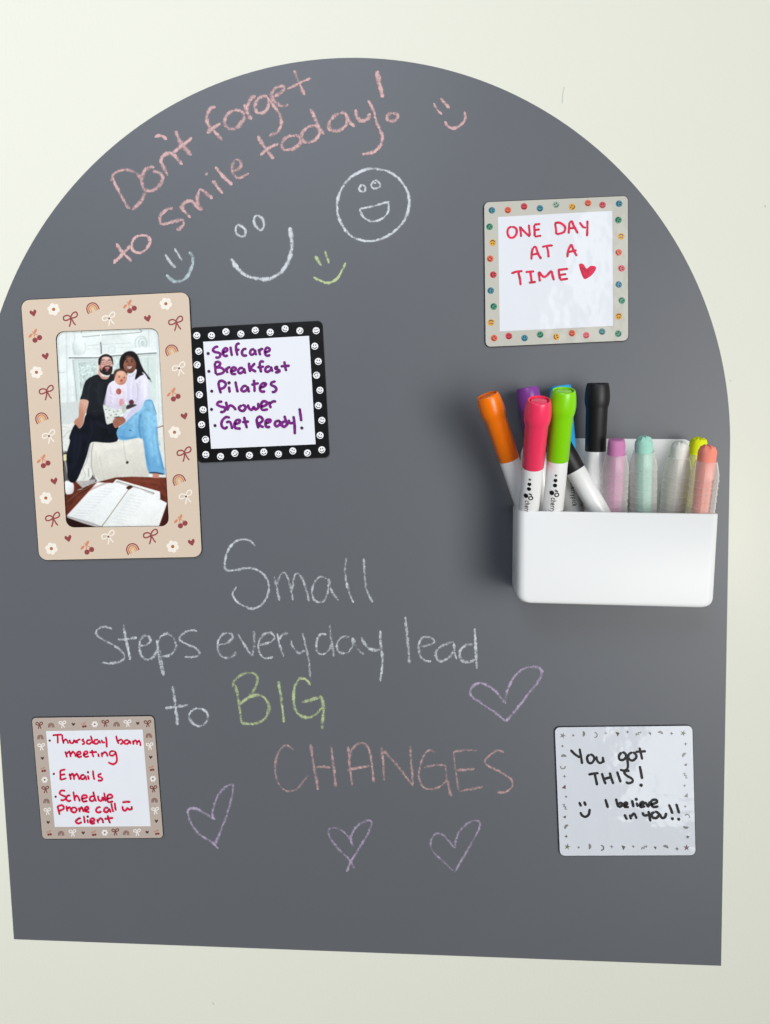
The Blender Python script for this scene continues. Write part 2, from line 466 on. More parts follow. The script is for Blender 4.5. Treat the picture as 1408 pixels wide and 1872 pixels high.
# ------------------------------------------------------------------ printed motifs (photo pixel space, y down)
def xf(pts, c, s, ang):
    a = math.radians(ang); p = np.asarray(pts, float) * s
    return np.c_[p[:, 0] * math.cos(a) - p[:, 1] * math.sin(a) + c[0], p[:, 0] * math.sin(a) + p[:, 1] * math.cos(a) + c[1]]
def ell(cx, cy, rx, ry, n=18, a0=0, a1=360):
    t = np.radians(np.linspace(a0, a1, n, endpoint=(a1 - a0) % 360 != 0))
    return np.c_[cx + rx * np.cos(t), cy + ry * np.sin(t)]
HEARTP = smooth_path([(0, 1), (-.55, .45), (-.95, -.15), (-.85, -.65), (-.45, -.8), (0, -.35), (.45, -.8), (.85, -.65), (.95, -.15), (.55, .45), (0, 1)], .15)
def m_smiley(sh, c, r, ang, face, ink=(20, 24, 24)):
    h0 = sh.h
    sh.poly(xf(ell(0, 0, 1, 1, 22), c, r, ang), face); sh.h = h0 + 2e-5
    for x in (-.3, .3): sh.poly(xf(ell(x, -.3, .15, .23, 10), c, r, ang), ink)
    sh.ribbon(xf(ell(0, .02, .64, .60, 14, 15, 165), c, r, ang), r * .22, ink); sh.h = h0
def m_heart(sh, c, r, ang, col):
    sh.poly(xf(HEARTP[:-1], c, r, ang), col)
def m_flower(sh, c, r, ang, col, mid):
    h0 = sh.h
    for k in range(6):
        a = math.radians(60 * k)
        sh.poly(xf(ell(.62 * math.cos(a), .62 * math.sin(a), .40, .40, 12), c, r, ang), col); sh.h += 4e-6
    sh.poly(xf(ell(0, 0, .45, .45, 12), c, r, ang), col); sh.h += 6e-6
    sh.poly(xf(ell(0, 0, .27, .27, 12), c, r, ang), mid); sh.h = h0
def m_bow(sh, c, r, ang, col, wd, knot=None, even=False):
    h0 = sh.h
    if even: sts = ([(0, -.1), (-.35, -.75), (-.85, -.8), (-.95, -.35), (-.5, -.1), (0, -.1)], [(0, -.1), (.35, -.75), (.85, -.8), (.95, -.35), (.5, -.1), (0, -.1)],
               [(0, -.1), (-.2, .4), (-.42, 1.1)], [(0, -.1), (.2, .4), (.42, 1.1)])
    else: sts = ([(0, -.15), (-.45, -.42), (-.95, -.22), (-.9, .22), (-.45, .22), (0, -.15)], [(0, -.15), (.28, -.75), (.72, -.9), (.86, -.45), (.5, -.15), (0, -.15)],
               [(0, -.15), (0, .5), (-.16, 1.15)], [(0, -.15), (.3, .35), (.45, .6), (.72, .88)])
    for st in sts:
        sh.ribbon(xf(smooth_path(st, .12), c, r, ang), r * wd, col); sh.h -= sh.step - 4e-6
    if knot: sh.poly(xf(ell(0, 0, .16, .16, 8), c, r, ang), knot, sh.h + 8e-6)
    sh.h = h0
def m_rainbow(sh, c, r, ang, cols):
    h0 = sh.h
    for k, (rad, col) in enumerate(zip((.92, .62, .32), cols)):
        sh.ribbon(xf(np.vstack([[(-rad, .75)], ell(0, .25, rad, rad, 14, 180, 360), [(rad, .75)]]), c, r, ang), r * .195, col, caps=False); sh.h = h0
def m_cherry(sh, c, r, ang, col, leaf):
    h0 = sh.h
    for p in (ell(-.25, .6, .42, .42, 14), ell(.55, .35, .42, .42, 14)): sh.poly(xf(p, c, r, ang), col); sh.h += 4e-6
    for st in ([(-.25, .3), (-.2, -.3), (-.35, -.9)], [(.5, .0), (.15, -.25), (-.2, -.45)]): sh.ribbon(xf(smooth_path(st, .15), c, r, ang), r * .13, leaf); sh.h = h0 + 1e-5
    for cx, cy, a in ((-.8, -.25, -35), (.1, -.8, -50)):
        q = xf(ell(0, 0, .42, .2, 12), (cx, cy), 1, a); sh.poly(xf(q, c, r, ang), leaf); sh.h += 4e-6
    sh.h = h0

def frame_of(corners, h):
    P = on_wall(corners, h); c = P.mean(0)
    ex = (P[1] + P[2] - P[0] - P[3]); th = math.atan2(ex[2], ex[0])
    return Matrix.Translation((c[0], 0, c[2])) @ Matrix.Rotation(-th, 4, 'Y')

def grow(c, d):
    c = np.asarray(c, float); m = c.mean(0)
    v_ = c - m
    return m + v_ * (1 + d / np.hypot(v_[:, 0], v_[:, 1]))[:, None]

HB0, HB1, HP1 = H_BOARD, 0.0021, 0.0026          # magnet backing, printed card
def magnet(name, label, cat, corners, rad, group=None, hole=None):
    t = thing(name, label, cat, frame_of(corners, HP1), group)
    if hole is not None:
        v_, f_ = ring_prism(rquad(grow(corners, 1.3), rad + 1), rquad(grow(hole, -.35), 15), HB0, 0.0029)
        n_ = len(v_) // 4
        fix_normals(mesh_obj('magnet_backing', v_, f_ + [[i, (i + 1) % n_, 2 * n_ + (i + 1) % n_, 2 * n_ + i] for i in range(n_)], M_BACK, t))
        return t
    fix_normals(mesh_obj('magnet_backing', *prism(rquad(grow(corners, 1.3), rad + 1), HB0, HB1), M_BACK, t))
    return t

def plate(name, corners, rad, rgb, mat, t, inner=None, irad=0.6, h0=HB1, h1=HP1):
    """printed card; motifs are drawn into the same mesh by the caller through the returned sheet"""
    if inner is None: v_, f_ = prism(rquad(corners, rad), h0, h1)
    else: v_, f_ = ring_prism(rquad(corners, rad), rquad(inner, irad), h0, h1)
    return v_, f_, [lin(rgb)] * len(v_)

def finish(name, base, sh, mat, t):
    v_, f_, c_ = base
    n0 = len(v_)
    V = np.vstack([v_, np.array(sh.v)]) if sh.v else v_
    F = list(f_) + [[i + n0 for i in q] for q in sh.f]
    o = mesh_obj(name, V, F, mat, t, col=list(c_) + sh.c)
    bm = bmesh.new(); bm.from_mesh(o.data); bm.faces.ensure_lookup_table()
    bmesh.ops.recalc_face_normals(bm, faces=bm.faces[:len(f_)])
    for q in bm.faces[len(f_):]:
        if q.normal.y > 0: q.normal_flip()
    bm.to_mesh(o.data); bm.free()
    return o

def ink(t, label, groups, rgb, h=HP1 + 0.00006, ends=0.45):
    sh = Sheet(h, 0.000008)
    for s, ox, oy, sc_, wd in groups:
        for p in parse(s, ox, oy, sc_):
            if len(p) == 1:
                sh.poly(ell(p[0, 0], p[0, 1], wd * .62, wd * .62, 14), np.array(rgb) * .55); sh.up(); continue
            q = smooth_path(p, 1.3)
            sh.ribbon(q, wd * wob(len(q), 0.07, 6), rgb, ends=ends)
    return sh, label

def lift(pts): return pts

# ---- black smiley list
F_ = (340, 580, 5.03)
ck = parse('38,100 1250,35 1318,1285 115,1335', *F_)[0]
t = magnet('whiteboard_magnet', 'black bordered dry erase magnet with white smileys and purple Selfcare list', 'whiteboard', ck, 8, 'small square dry erase magnets')
inn = parse('158,225 1133,170 1193,1168 232,1210', *F_)[0]
sh = Sheet(HP1 + 0.00004)
pos = '100,168 235,168 368,133 505,153 638,120 775,138 912,105 1048,124 1198,123 1185,266 1217,406 1201,533 1233,671 1218,812 1250,948 1234,1086 1250,1218 183,1262 318,1280 450,1251 584,1269 716,1239 851,1258 983,1229 1118,1248 118,312 103,437 137,573 124,712 158,850 145,987 180,1123'
ang = [0, 10, -40, 30, -8, 5, 20, -50, -10, 0, 5, 160, 10, 20, 15, 20, -10, 0, 25, -40, 20, -8, 5, 20, -50, -25, 120, -10, 120, 20, -15, 160]
for p, a in zip(parse(pos, *F_)[0], ang): m_smiley(sh, p, 6.4, a, (246, 246, 248), (15, 15, 15))
finish('border', plate('border', ck, 8, (14, 14, 15), M_CARD, t, inn), sh, M_CARD, t)
bs_ = plate('panel', grow(inn, -.1), 0.5, (236, 238, 244), M_CARD, t, None, h1=HP1 - .00005)
finish('writing_panel', bs_, Sheet(0), M_CARD, t)
LIST = ['300,270 270,275 248,300 265,318 310,330 315,355 295,372 268,366', '338,325 375,310 380,290 360,285 340,310 345,345 365,357 388,348', '410,268 415,310 425,358', '495,250 480,242 462,262 465,310 475,355', '450,306 495,296', '560,290 530,295 515,325 530,352 565,350', '632,292 600,300 590,330 605,345 630,330 636,295', '636,295 640,330 650,350', '668,290 675,320 685,352', '675,318 690,294 714,292', '725,325 765,310 770,290 745,280 728,305 730,340 750,354 778,345',
 '265,420 270,470 275,525', '262,420 295,410 316,425 302,450 275,462', '275,465 320,463 352,490 332,515 275,528', '368,462 375,490 384,515', '375,485 390,462 412,462', '415,500 455,485 457,467 432,462 415,490 425,520 465,522', '528,465 495,470 480,500 500,515 530,495 536,465', '536,470 540,500 550,520', '580,415 583,460 592,505', '637,420 610,450 588,468 615,485 648,502', '720,412 692,405 680,430 685,470 692,510', '655,462 720,452', '775,450 740,460 730,490 750,502 780,482 786,450', '786,455 790,485 802,500', '852,455 825,460 825,475 850,482 862,495 838,507 818,503', '905,403 912,450 924,497', '870,452 910,448 957,445',
 '298,595 305,640 322,702', '295,600 330,583 367,610 352,645 310,662', '395,635 404,695', '397,603', '455,588 465,640 477,692', '562,630 530,635 510,665 530,682 560,667 572,632', '572,640 575,670 584,692', '625,573 630,630 632,688', '600,622 672,605', '680,650 720,635 737,612 707,608 682,640 690,680 732,682', '827,588 790,600 785,622 820,640 832,665 815,685 788,687',
 '337,775 300,780 288,803 320,820 355,830 362,850 345,868 313,873', '368,775 378,820 387,860', '383,845 405,812 435,822 462,855', '517,810 488,830 500,855 530,860 550,830 537,812 517,810', '570,800 580,835 605,852 625,825 640,850 665,830 665,785', '690,825 740,805 742,780 710,773 690,810 705,852 757,845', '765,773 770,800 782,838', '770,798 800,775 832,775',
 '407,925 370,918 335,950 328,995 355,1022 387,1005', '368,968 398,960 412,972 427,1030', '447,985 490,970 495,945 465,948 448,980 455,1017 507,1025', '535,913 545,960 562,1022', '515,965 582,958', '650,930 655,970 668,1024', '648,935 680,913 707,940 692,965 660,982', '665,985 690,1000 717,1012', '735,975 775,960 777,942 745,943 732,970 740,1007 777,1008', '868,950 830,958 818,985 835,1003 862,985 870,950', '868,960 872,985 884,1003', '935,962 900,960 882,985 900,1007 925,992 935,962', '905,903 920,950 937,997', '945,940 957,972 990,970', '990,908 1000,990 1002,1077', '1045,835 1055,900 1062,957', '1067,1018', '205,333', '212,497', '238,680', '236,847', '268,996']
sh, lb = ink(t, '', [(s, *F_, 5.0 if i < len(LIST) - 6 else 4.6) for i, s in enumerate(LIST)], (122, 26, 128))
sh.build('handwriting', M_INK, t, 'purple handwritten list reading Selfcare Breakfast Pilates Shower Get Ready!')

# ---- ONE DAY AT A TIME
G_ = (870, 340, 4.693)
ck = parse('72,140 1305,85 1308,1325 85,1380', *G_)[0]
t = magnet('whiteboard_magnet', 'pale grey bordered dry erase magnet with coloured smileys reading ONE DAY AT A TIME', 'whiteboard', ck, 9, 'small square dry erase magnets')
inn = parse('190,265 1172,212 1178,1200 205,1248', *G_)[0]
COLS = dict(b=(88, 142, 160), c=(228, 118, 92), r=(208, 84, 92), s=(160, 182, 164), y=(226, 172, 84), g=(86, 150, 122), p=(222, 104, 112), t=(84, 138, 140))
sm = '138,209,b,90 275,207,c,10 414,176,r,0 550,192,b,5 688,161,s,-30 827,179,y,-60 962,147,c,10 1087,164,r,-5 1229,152,b,90 1223,292,g,120 1247,433,y,180 1225,570,c,70 1250,707,p,90 1226,845,b,100 1252,982,g,130 1227,1118,y,180 1222,1268,g,-35 118,350,g,130 145,486,y,180 123,624,c,40 150,761,r,90 128,898,b,100 153,1034,g,130 131,1171,y,180 157,1305,c,45 283,1288,r,0 418,1305,b,5 552,1275,g,-25 690,1294,y,70 824,1263,c,5 947,1281,p,0 1083,1250,t,0'
sh = Sheet(HP1 + 0.00004)
for q in sm.split():
    x, y, k, a = q.split(',')
    m_smiley(sh, (float(x) / G_[2] + G_[0], float(y) / G_[2] + G_[1]), 6.2, float(a), COLS[k], (30, 40, 44))
finish('border', plate('border', ck, 9, (203, 201, 190), M_GLOSS, t, inn), sh, M_GLOSS, t)
finish('writing_panel', plate('panel', grow(inn, -.1), .5, (236, 239, 245), M_GLOSS, t, None, h1=HP1 - .00005), Sheet(0), M_GLOSS, t)
ODT = ['310,350 280,365 272,405 290,440 325,440 350,405 345,365 310,350', '378,345 385,390 390,438', '378,348 420,395 465,435', '455,330 460,380 464,430', '500,332 555,325', '500,335 505,385 505,432', '505,378 550,372', '505,435 564,425', '680,320 688,370 690,415', '675,320 720,315 765,350 755,395 695,415', '805,310 800,360 797,410', '805,312 825,305 840,340 877,407', '800,365 862,355', '890,310 920,350 947,357', '958,295 958,360 955,432',
 '490,530 480,580 478,632', '490,530 515,525 535,580 562,627', '480,590 537,578', '570,522 620,512 662,510', '610,515 620,560 625,614', '820,498 795,550 785,612', '820,500 840,550 868,602', '795,567 867,550',
 '305,750 350,735 402,730', '365,738 378,790 385,852', '428,738 502,732', '468,735 475,780 480,820', '455,830 517,822', '540,735 545,780 552,820', '540,735 590,780 650,725', '650,725 660,770 672,810', '703,720 792,710', '712,720 718,770 725,800', '715,765 777,755', '722,805 792,795',
 '900,690 925,740 940,780', '1010,700 970,745 945,785', '920,700 945,730', '985,705 955,745 940,770']
sh, lb = ink(t, '', [(s, *G_, 4.2) for s in ODT], (224, 22, 72), ends=.28)
sh.poly(smooth_path(parse('885,680 900,665 925,672 950,708 985,685 1025,690 1030,715 1000,760 960,790 930,797 905,750 885,680', *G_)[0], 2)[:-1], (228, 24, 74), HP1 + 0.00005)
sh.build('handwriting', M_INK, t, 'red handwriting reading ONE DAY AT A TIME with a filled heart')

# ---- meeting notes
H_ = (50, 1300, 5.415)
ck = parse('45,68 1250,50 1345,1255 150,1265', *H_)[0]
t = magnet('whiteboard_magnet', 'taupe bordered dry erase magnet with bows and hearts and red meeting notes', 'whiteboard', ck, 7, 'small square dry erase magnets')
inn = parse('185,197 1142,182 1222,1140 272,1147', *H_)[0]
BR, WH, CH, LF = (122, 74, 66), (238, 232, 226), (126, 52, 50), (190, 128, 108)
seq = 'n120,145 a237,140 w350,132 h456,130 c563,135 f668,130 n773,125 a884,130 w993,122 h1094,120 n1192,128 a130,257 w140,355 h150,466 c161,575 f172,680 n180,780 a190,890 w200,993 h207,1100 c219,1205 a1204,242 w1213,348 h1223,456 c1234,565 f1244,670 n1250,775 a1260,882 w1268,987 h1278,1088 c1285,1198 a335,1210 w449,1207 h554,1205 c661,1208 f767,1203 n872,1200 a979,1205 w1088,1202 h1187,1198'
sh = Sheet(HP1 + 0.00004)
for q in seq.split():
    k = q[0]; x, y = map(float, q[1:].split(','))
    c = (x / H_[2] + H_[0], y / H_[2] + H_[1])
    if k == 'n': m_bow(sh, (c[0], c[1] - 1), 6.2, -4, BR, .30, even=True)
    if k == 'w': m_bow(sh, (c[0], c[1] - .5), 6.4, -6, WH, .28, even=True)
    if k == 'a': m_rainbow(sh, c, 5.6, 0, [BR] * 3)
    if k == 'h': m_heart(sh, c, 3.2, 0, (84, 58, 50))
    if k == 'c': m_cherry(sh, (c[0], c[1] + .6), 5.0, 10, CH, LF)
    if k == 'f': m_flower(sh, c, 5.8, 0, WH, (90, 70, 60))
finish('border', plate('border', ck, 7, (188, 174, 163), M_CARD, t, inn), sh, M_CARD, t)
finish('writing_panel', plate('panel', grow(inn, -.1), .5, (234, 236, 242), M_CARD, t, None, h1=HP1 - .00005), Sheet(0), M_CARD, t)
MT = ['222,292', '263,622', '281,848', '250,240 300,235 347,232', '300,240 302,280 302,322', '345,232 350,280 362,324', '356,302 380,280 398,298 406,325', '420,280 425,312 452,315 466,280', '466,282 472,300 482,318', '485,285 497,322', '490,302 510,282 528,286', '562,275 545,288 562,305 562,323 540,328', '630,287 597,290 590,318 618,325 640,300', '628,243 640,285 652,325', '702,282 667,290 665,320 692,322 712,290', '710,288 725,322', '735,283 745,310 772,308', '777,253 785,300 787,362',
 '880,243 890,290 907,325', '898,298 930,282 946,312 918,330', '1002,285 965,295 965,322 996,322 1012,288', '1012,290 1025,328', '1045,290 1052,335', '1050,312 1070,290 1085,308 1086,335', '1088,312 1106,294 1118,315 1122,347',
 '375,398 385,430 395,460', '390,425 415,400 425,428 432,457', '430,430 452,402 470,422 482,454', '490,435 525,425 522,402 497,410 490,440 515,457 542,445', '558,432 595,420 592,400 567,405 558,435 580,454 612,445', '640,383 645,420 657,457', '613,410 692,405', '700,418 710,457', '735,408 742,457', '740,430 765,408 785,420 797,452', '860,395 825,402 815,432 845,442 872,415 862,395', '872,400 885,450 885,500 850,527 800,507',
 '322,592 350,584 378,578', '325,592 328,640 328,682', '328,635 378,625', '328,682 388,665', '415,618 425,650 432,682', '425,645 445,620 458,640 465,682', '463,648 490,622 505,648 517,682', '567,630 535,640 530,668 558,672 577,638', '577,640 587,687', '600,635 610,682', '602,606', '650,588 655,640 664,682', '737,618 707,632 705,650 735,660 742,680 725,690 697,686',
 '377,790 337,788 320,815 345,835 382,850 377,872 352,884 328,880', '427,835 400,840 385,868 405,892 437,885', '455,798 465,850 472,892', '465,862 490,838 510,866 522,897', '540,872 590,855 582,835 550,838 540,870 555,897 597,890', '658,845 627,850 620,882 648,892 672,865', '652,798 665,850 682,897', '700,838 707,880 735,888 747,848', '747,848 757,892', '760,808 770,860 777,897', '790,872 840,855 832,830 802,833 790,870 805,902 852,895',
 '298,940 310,985 320,1028', '298,945 345,933 362,965 315,992', '387,938 397,997', '395,972 420,953 437,1000', '462,953 437,975 447,1000 475,1002 490,975 462,953', '510,955 522,1002', '520,977 540,953 557,1002', '570,982 605,970 597,948 575,958 570,990 617,1002', '727,950 695,958 680,985 700,1005 737,995', '802,955 770,963 760,993 790,1002 812,965', '812,965 827,1007', '832,913 840,960 852,1002', '866,908 870,950 877,987', '940,905 980,900 1022,900', '942,942 950,980 975,985 992,962 1010,977 1036,968 1030,942',
 '532,1060 502,1070 480,1095 505,1114 542,1100', '560,1038 570,1112', '595,1073 602,1112', '598,1046', '625,1097 665,1085 657,1065 630,1070 622,1100 640,1115 672,1108', '693,1070 702,1112', '700,1087 725,1063 745,1080 752,1112', '797,1033 805,1075 822,1112', '763,1070 852,1058']
sh, lb = ink(t, '', [(s, *H_, 3.4) for s in MT], (212, 16, 68), ends=.28)
sh.build('handwriting', M_INK, t, 'red handwriting reading Thursday 6am meeting, Emails, Schedule phone call client')

# ---- You got THIS!
I_ = (1005, 1310, 5.03)
ck = parse('48,100 1312,85 1342,1275 95,1280', *I_)[0]
t = magnet('whiteboard_magnet', 'all white glossy dry erase magnet with grey confetti edge and black words You got THIS!', 'whiteboard', ck, 9, 'small square dry erase magnets')
GR, OL, MV, BN = (138, 138, 134), (120, 126, 92), (120, 86, 96), (106, 98, 88)
def star(n, r0): return [(math.sin(math.pi * k / n) * (1 if k % 2 == 0 else r0), -math.cos(math.pi * k / n) * (1 if k % 2 == 0 else r0)) for k in range(2 * n)]
conf = 's120,175,g,20 d217,173,g,0 m312,158,g,-90 r415,170,g,0 x517,152,g,0 t622,160,b,10 d717,142,g,0 q817,155,g,-30 u922,158,b,0 m1020,148,g,200 x1122,155,b,0 S1228,153,o,20 x1250,252,b,0 m1235,352,g,130 u1250,442,b,100 q1248,542,g,60 d1240,635,g,0 t1255,727,g,80 d1247,827,g,0 r1265,922,g,-60 m1252,1018,g,10 z1270,1108,b,0 d118,272,g,0 m130,362,g,180 r122,458,g,90 x137,550,g,0 t132,648,m,80 d152,737,g,0 q140,830,g,60 u138,922,b,100 m152,1012,g,130 x153,1102,b,0 S163,1197,o,10 d267,1203,g,0 m368,1195,g,-90 r475,1208,b,0 x571,1197,g,0 t676,1205,b,10 d770,1195,g,0 q870,1203,g,-30 u970,1208,b,0 m1070,1197,g,200 x1172,1217,b,0 S1260,1205,m,0'
sh = Sheet(HP1 + 0.00004)
for q in conf.split():
    k = q[0]; x, y, cl, a = q[1:].split(','); a = float(a)
    c = (float(x) / I_[2] + I_[0], float(y) / I_[2] + I_[1]); col = dict(g=GR, o=OL, m=MV, b=BN)[cl]
    if k in 'sS': sh.poly(xf(star(5, .36), c, 6.0, a), col)
    if k == 'z': sh.poly(xf(star(5, .4), c, 3.8, a), col)
    if k == 'x': sh.poly(xf(star(4, .32), c, 3.8, a), col)
    if k == 'd': sh.poly(xf(ell(0, 0, 1, 1, 10), c, 2.0, a), col)
    if k == 'm': sh.poly(xf(ell(0, -.3, 1, .9, 12, 0, 180.5), c, 5.2, a), col)
    if k == 't': sh.poly(xf([(-.9, -.8), (.9, -.6), (.3, 1.0)], c, 4.4, a), col)
    if k == 'u': sh.poly(xf([(-.9, -.8), (.9, -.6), (.3, 1.0)], c, 3.2, a), col)
    if k == 'r': sh.ribbon(xf(ell(0, 0, 1, 1, 12, -100, 100), c, 4.4, a), 2.0, col)
    if k == 'q': sh.ribbon(xf(smooth_path([(-1, .3), (-.6, -.3), (-.2, .3), (.2, -.3), (.6, .3), (1, -.3)], .2), c, 6, a), 1.5, col)
finish('writing_panel', plate('panel', ck, 9, (222, 226, 233), M_GLOSS, t), sh, M_GLOSS, t)
YG = ['192,305 230,345 280,378', '275,293 285,350 300,437', '370,350 345,375 355,420 385,427 410,395 400,360 370,350', '430,363 435,400 460,427 488,412 490,368', '490,375 492,400 500,425', '665,330 638,360 645,395 680,397 705,365 690,337 665,330', '702,345 715,400 720,450 710,485 680,497 645,487', '762,330 728,350 730,390 765,404 797,375 790,345 762,330', '825,283 840,340 852,397', '788,325 840,322 887,318', '355,535 400,525 452,520', '415,525 425,575 438,634', '480,518 495,570 517,624', '553,513 565,560 587,622', '492,577 572,555', '828,453 840,510 851,577', '620,503 635,550 655,607', '737,500 705,500 688,520 715,547 757,572 762,600 727,614 700,600',
 '272,785 280,805 292,828', '318,780 325,800 334,822', '282,878 300,910 330,922 360,900 370,848', '512,758 525,800 537,842', '610,753 620,795 634,837', '628,812 655,793 668,815 635,837', '685,822 715,805 707,790 687,800 690,830 732,832', '758,768 765,800 772,835', '800,790 812,832', '797,762', '830,817 870,800 857,785 834,800 837,832 882,825', '880,785 907,827 922,780', '930,812 985,790 980,767 945,770 932,800 955,832 1002,825', '690,898 700,925 714,950', '738,900 750,947', '748,922 775,893 790,912 802,942', '853,880 872,910 907,905', '910,868 920,920 928,967', '967,880 940,895 950,930 985,932 1007,900 987,880 967,880', '1015,893 1030,930 1060,927 1075,885',
 '1097,808 1115,850 1132,897', '1165,803 1180,850 1192,892']
sh, lb = ink(t, '', [(s, *I_, 4.7) for s in YG], (12, 14, 18), ends=.0)
for x, y, rr in ((842, 632, 3.2), (1130, 940, 2.8), (1188, 945, 2.8)):
    sh.poly(ell(x / I_[2] + I_[0], y / I_[2] + I_[1], rr, rr, 16), (12, 14, 18)); sh.up()
sh.build('handwriting', M_INK, t, 'black handwriting reading You got THIS! I believe in you!!')

# ------------------------------------------------------------------ photo frame
J_ = (20, 520, 3.911); J2 = (20, 780, 3.911)
ck = np.array([(38.5, 549), (345, 534), (369, 1018), (72, 1024)], float)
inn = np.array([(101, 606), (289.6, 599.5), (309.4, 962), (121, 964.5)])
t = magnet('photo_frame', 'tall beige magnetic photo frame with bows, cherries and rainbows around a family snapshot', 'photo frame', ck, 15, hole=inn)
RD, CR, OR, YL, LFP, CM = (150, 72, 74), (244, 236, 224), (206, 128, 84), (222, 170, 110), (214, 140, 106), (176, 110, 72)
sh = Sheet(0.00324)
def pp(s, K): return [(x / K[2] + K[0], y / K[2] + K[1]) for x, y in ([tuple(map(float, q.split(','))) for q in s.split()])]
for c in pp('160,203 978,242 248,512 1240,940', J_) + pp('310,388 410,798 1292,826', J2): m_heart(sh, c, 6.6, -14, RD)
for c in pp('306,178 1108,138 183,628', J_) + pp('250,510 290,872 1157,857 1170,40', J2): m_flower(sh, c, 11.4, 10, CR, CM)
for c in pp('432,250 1185,280 260,775', J_) + pp('305,665 1245,198 1005,787', J2): m_bow(sh, (c[0] - 1, c[1] - 1.5), 13.5, 2, RD, .19)
for c in pp('703,243 1203,600', J_) + pp('273,67 1252,500 698,787', J2): m_bow(sh, c, 12.5, -4, CR, .18, (110, 66, 60))
for c in pp('580,163 1145,465 215,950', J_) + pp('1197,375 865,868', J2): m_rainbow(sh, c, 11.6, -24, (RD, OR, YL))
for c in pp('855,160 178,370 1168,790', J_) + pp('238,250 550,868 1218,680', J2): m_cherry(sh, c, 11.5, -12, RD, LFP)
finish('border', plate('border', ck, 15, (219, 200, 179), M_SATIN, t, inn, 15, 0.0029, 0.0032), sh, M_SATIN, t)

# the snapshot: a small raster of printed colours, four samples a pixel, then carried by the mesh's own points
K = 4
x0, y0, x1, y1 = 92, 590, 318, 974
Wp, Hp = (x1 - x0), (y1 - y0)
img = np.zeros((Hp * K, Wp * K, 3))
yy, xx = np.mgrid[0:Hp * K, 0:Wp * K]
PX = ((xx + .5) / K + x0 - 100) * 6.4            # survey coordinates of the enlarged snapshot
PY = ((yy + .5) / K + y0 - 600) * 6.4
def box(a, k):
    if k < 1: return a
    for ax in (0, 1):
        pad = [(0, 0)] * a.ndim; pad[ax] = (k, k)
        c = np.cumsum(np.pad(a, pad, mode='edge'), axis=ax)
        c = np.concatenate([np.zeros_like(np.take(c, [0], ax)), c], ax)
        n_ = a.shape[ax]
        hi = np.take(c, np.arange(2 * k + 1 - 1, 2 * k + n_) + 1, ax) if False else np.take(c, np.arange(2 * k + 1, 2 * k + 1 + n_), ax)
        lo = np.take(c, np.arange(0, n_), ax)
        a = (hi - lo) / (2 * k + 1)
    return a
def vnoise(cell, seed):
    g = np.random.default_rng(seed).uniform(-1, 1, (int(Hp * 6.4 / cell) + 6, int(Wp * 6.4 / cell) + 6))
    u_, v_ = (PX + 60) / cell, (PY + 60) / cell
    i, j = np.floor(u_).astype(int), np.floor(v_).astype(int)
    fu, fv = u_ - i, v_ - j
    fu, fv = fu * fu * (3 - 2 * fu), fv * fv * (3 - 2 * fv)
    i = np.clip(i, 0, g.shape[1] - 2); j = np.clip(j, 0, g.shape[0] - 2)
    return (g[j, i] * (1 - fu) + g[j, i + 1] * fu) * (1 - fv) + (g[j + 1, i] * (1 - fu) + g[j + 1, i + 1] * fu) * fv
def mask(pts, pad):
    """coverage of a polygon inside its own padded window"""
    p = np.asarray(pts, float)
    a0, b0 = p.min(0); a1, b1 = p.max(0)
    r0, r1 = np.searchsorted(PY[:, 0], [b0, b1]); c0, c1 = np.searchsorted(PX[0], [a0, a1])
    r0, c0 = max(0, r0 - pad), max(0, c0 - pad); r1, c1 = min(PX.shape[0], r1 + pad), min(PX.shape[1], c1 + pad)
    X, Y = PX[r0:r1, c0:c1], PY[r0:r1, c0:c1]
    mm = np.zeros(X.shape, bool)
    for (ax, ay), (bx_, by) in zip(p, np.roll(p, -1, 0)):
        if ay == by: continue
        cnd = (ay > Y) != (by > Y)
        mm ^= cnd & (X < (bx_ - ax) * (Y - ay) / (by - ay) + ax)
    return mm.astype(float), (slice(r0, r1), slice(c0, c1))
def pts_of(s): return [tuple(map(float, q.split(','))) for q in s.split()]
def paint(s, rgb, blur=1, tex=0.0, cell=25, seed=1, smooth=True, op=1.0, grad=None):
    p = pts_of(s) if isinstance(s, str) else s
    if smooth: p = smooth_path(list(p) + [p[0]], 8)[:-1]
    m, win = mask(p, 2 * blur + 2)
    if m.size == 0: return
    m = box(m, blur)[..., None] * op
    wx, wy = PX[win], PY[win]
    c = np.ones(wx.shape + (3,)) * np.array(rgb, float)
    if tex: c = c * (1 + tex * vnoise(cell, seed)[win][..., None])
    if grad:                                        # printed tone running from one point to another
        (ax, ay), (bx_, by), rgb2 = grad
        tt = np.clip(((wx - ax) * (bx_ - ax) + (wy - ay) * (by - ay)) / ((bx_ - ax) ** 2 + (by - ay) ** 2), 0, 1)[..., None]
        c = c * (1 - tt) + np.array(rgb2, float) * tt
    img[win] = img[win] * (1 - m) + c * m
def pline(s, wd, rgb, blur=1, op=1.0):
    p = smooth_path(pts_of(s), 8)
    d = np.gradient(p, axis=0); L = np.hypot(d[:, 0], d[:, 1])[:, None] + 1e-9
    nn = np.c_[-d[:, 1], d[:, 0]] / L * wd / 2
    paint(np.vstack([p + nn, (p - nn)[::-1]]), rgb, blur, smooth=False, op=op)
def pell(cx, cy, rx, ry, rgb, blur=1, op=1.0, **k): paint(ell(cx, cy, rx, ry, 40), rgb, blur, smooth=False, op=op, **k)
img[:] = np.array((226, 233, 230))
img *= (1 + 0.03 * vnoise(160, 3) + 0.015 * vnoise(40, 4))[..., None]
for x, c_ in ((45, 200), (105, 226), (135, 196), (190, 232), (230, 200), (1100, 200), (1150, 232), (1195, 205)):
    pline(f'{x},-10 {x+8},420 {x+26},1100', 11, (c_, c_ + 9, c_ + 7), 3, .8)
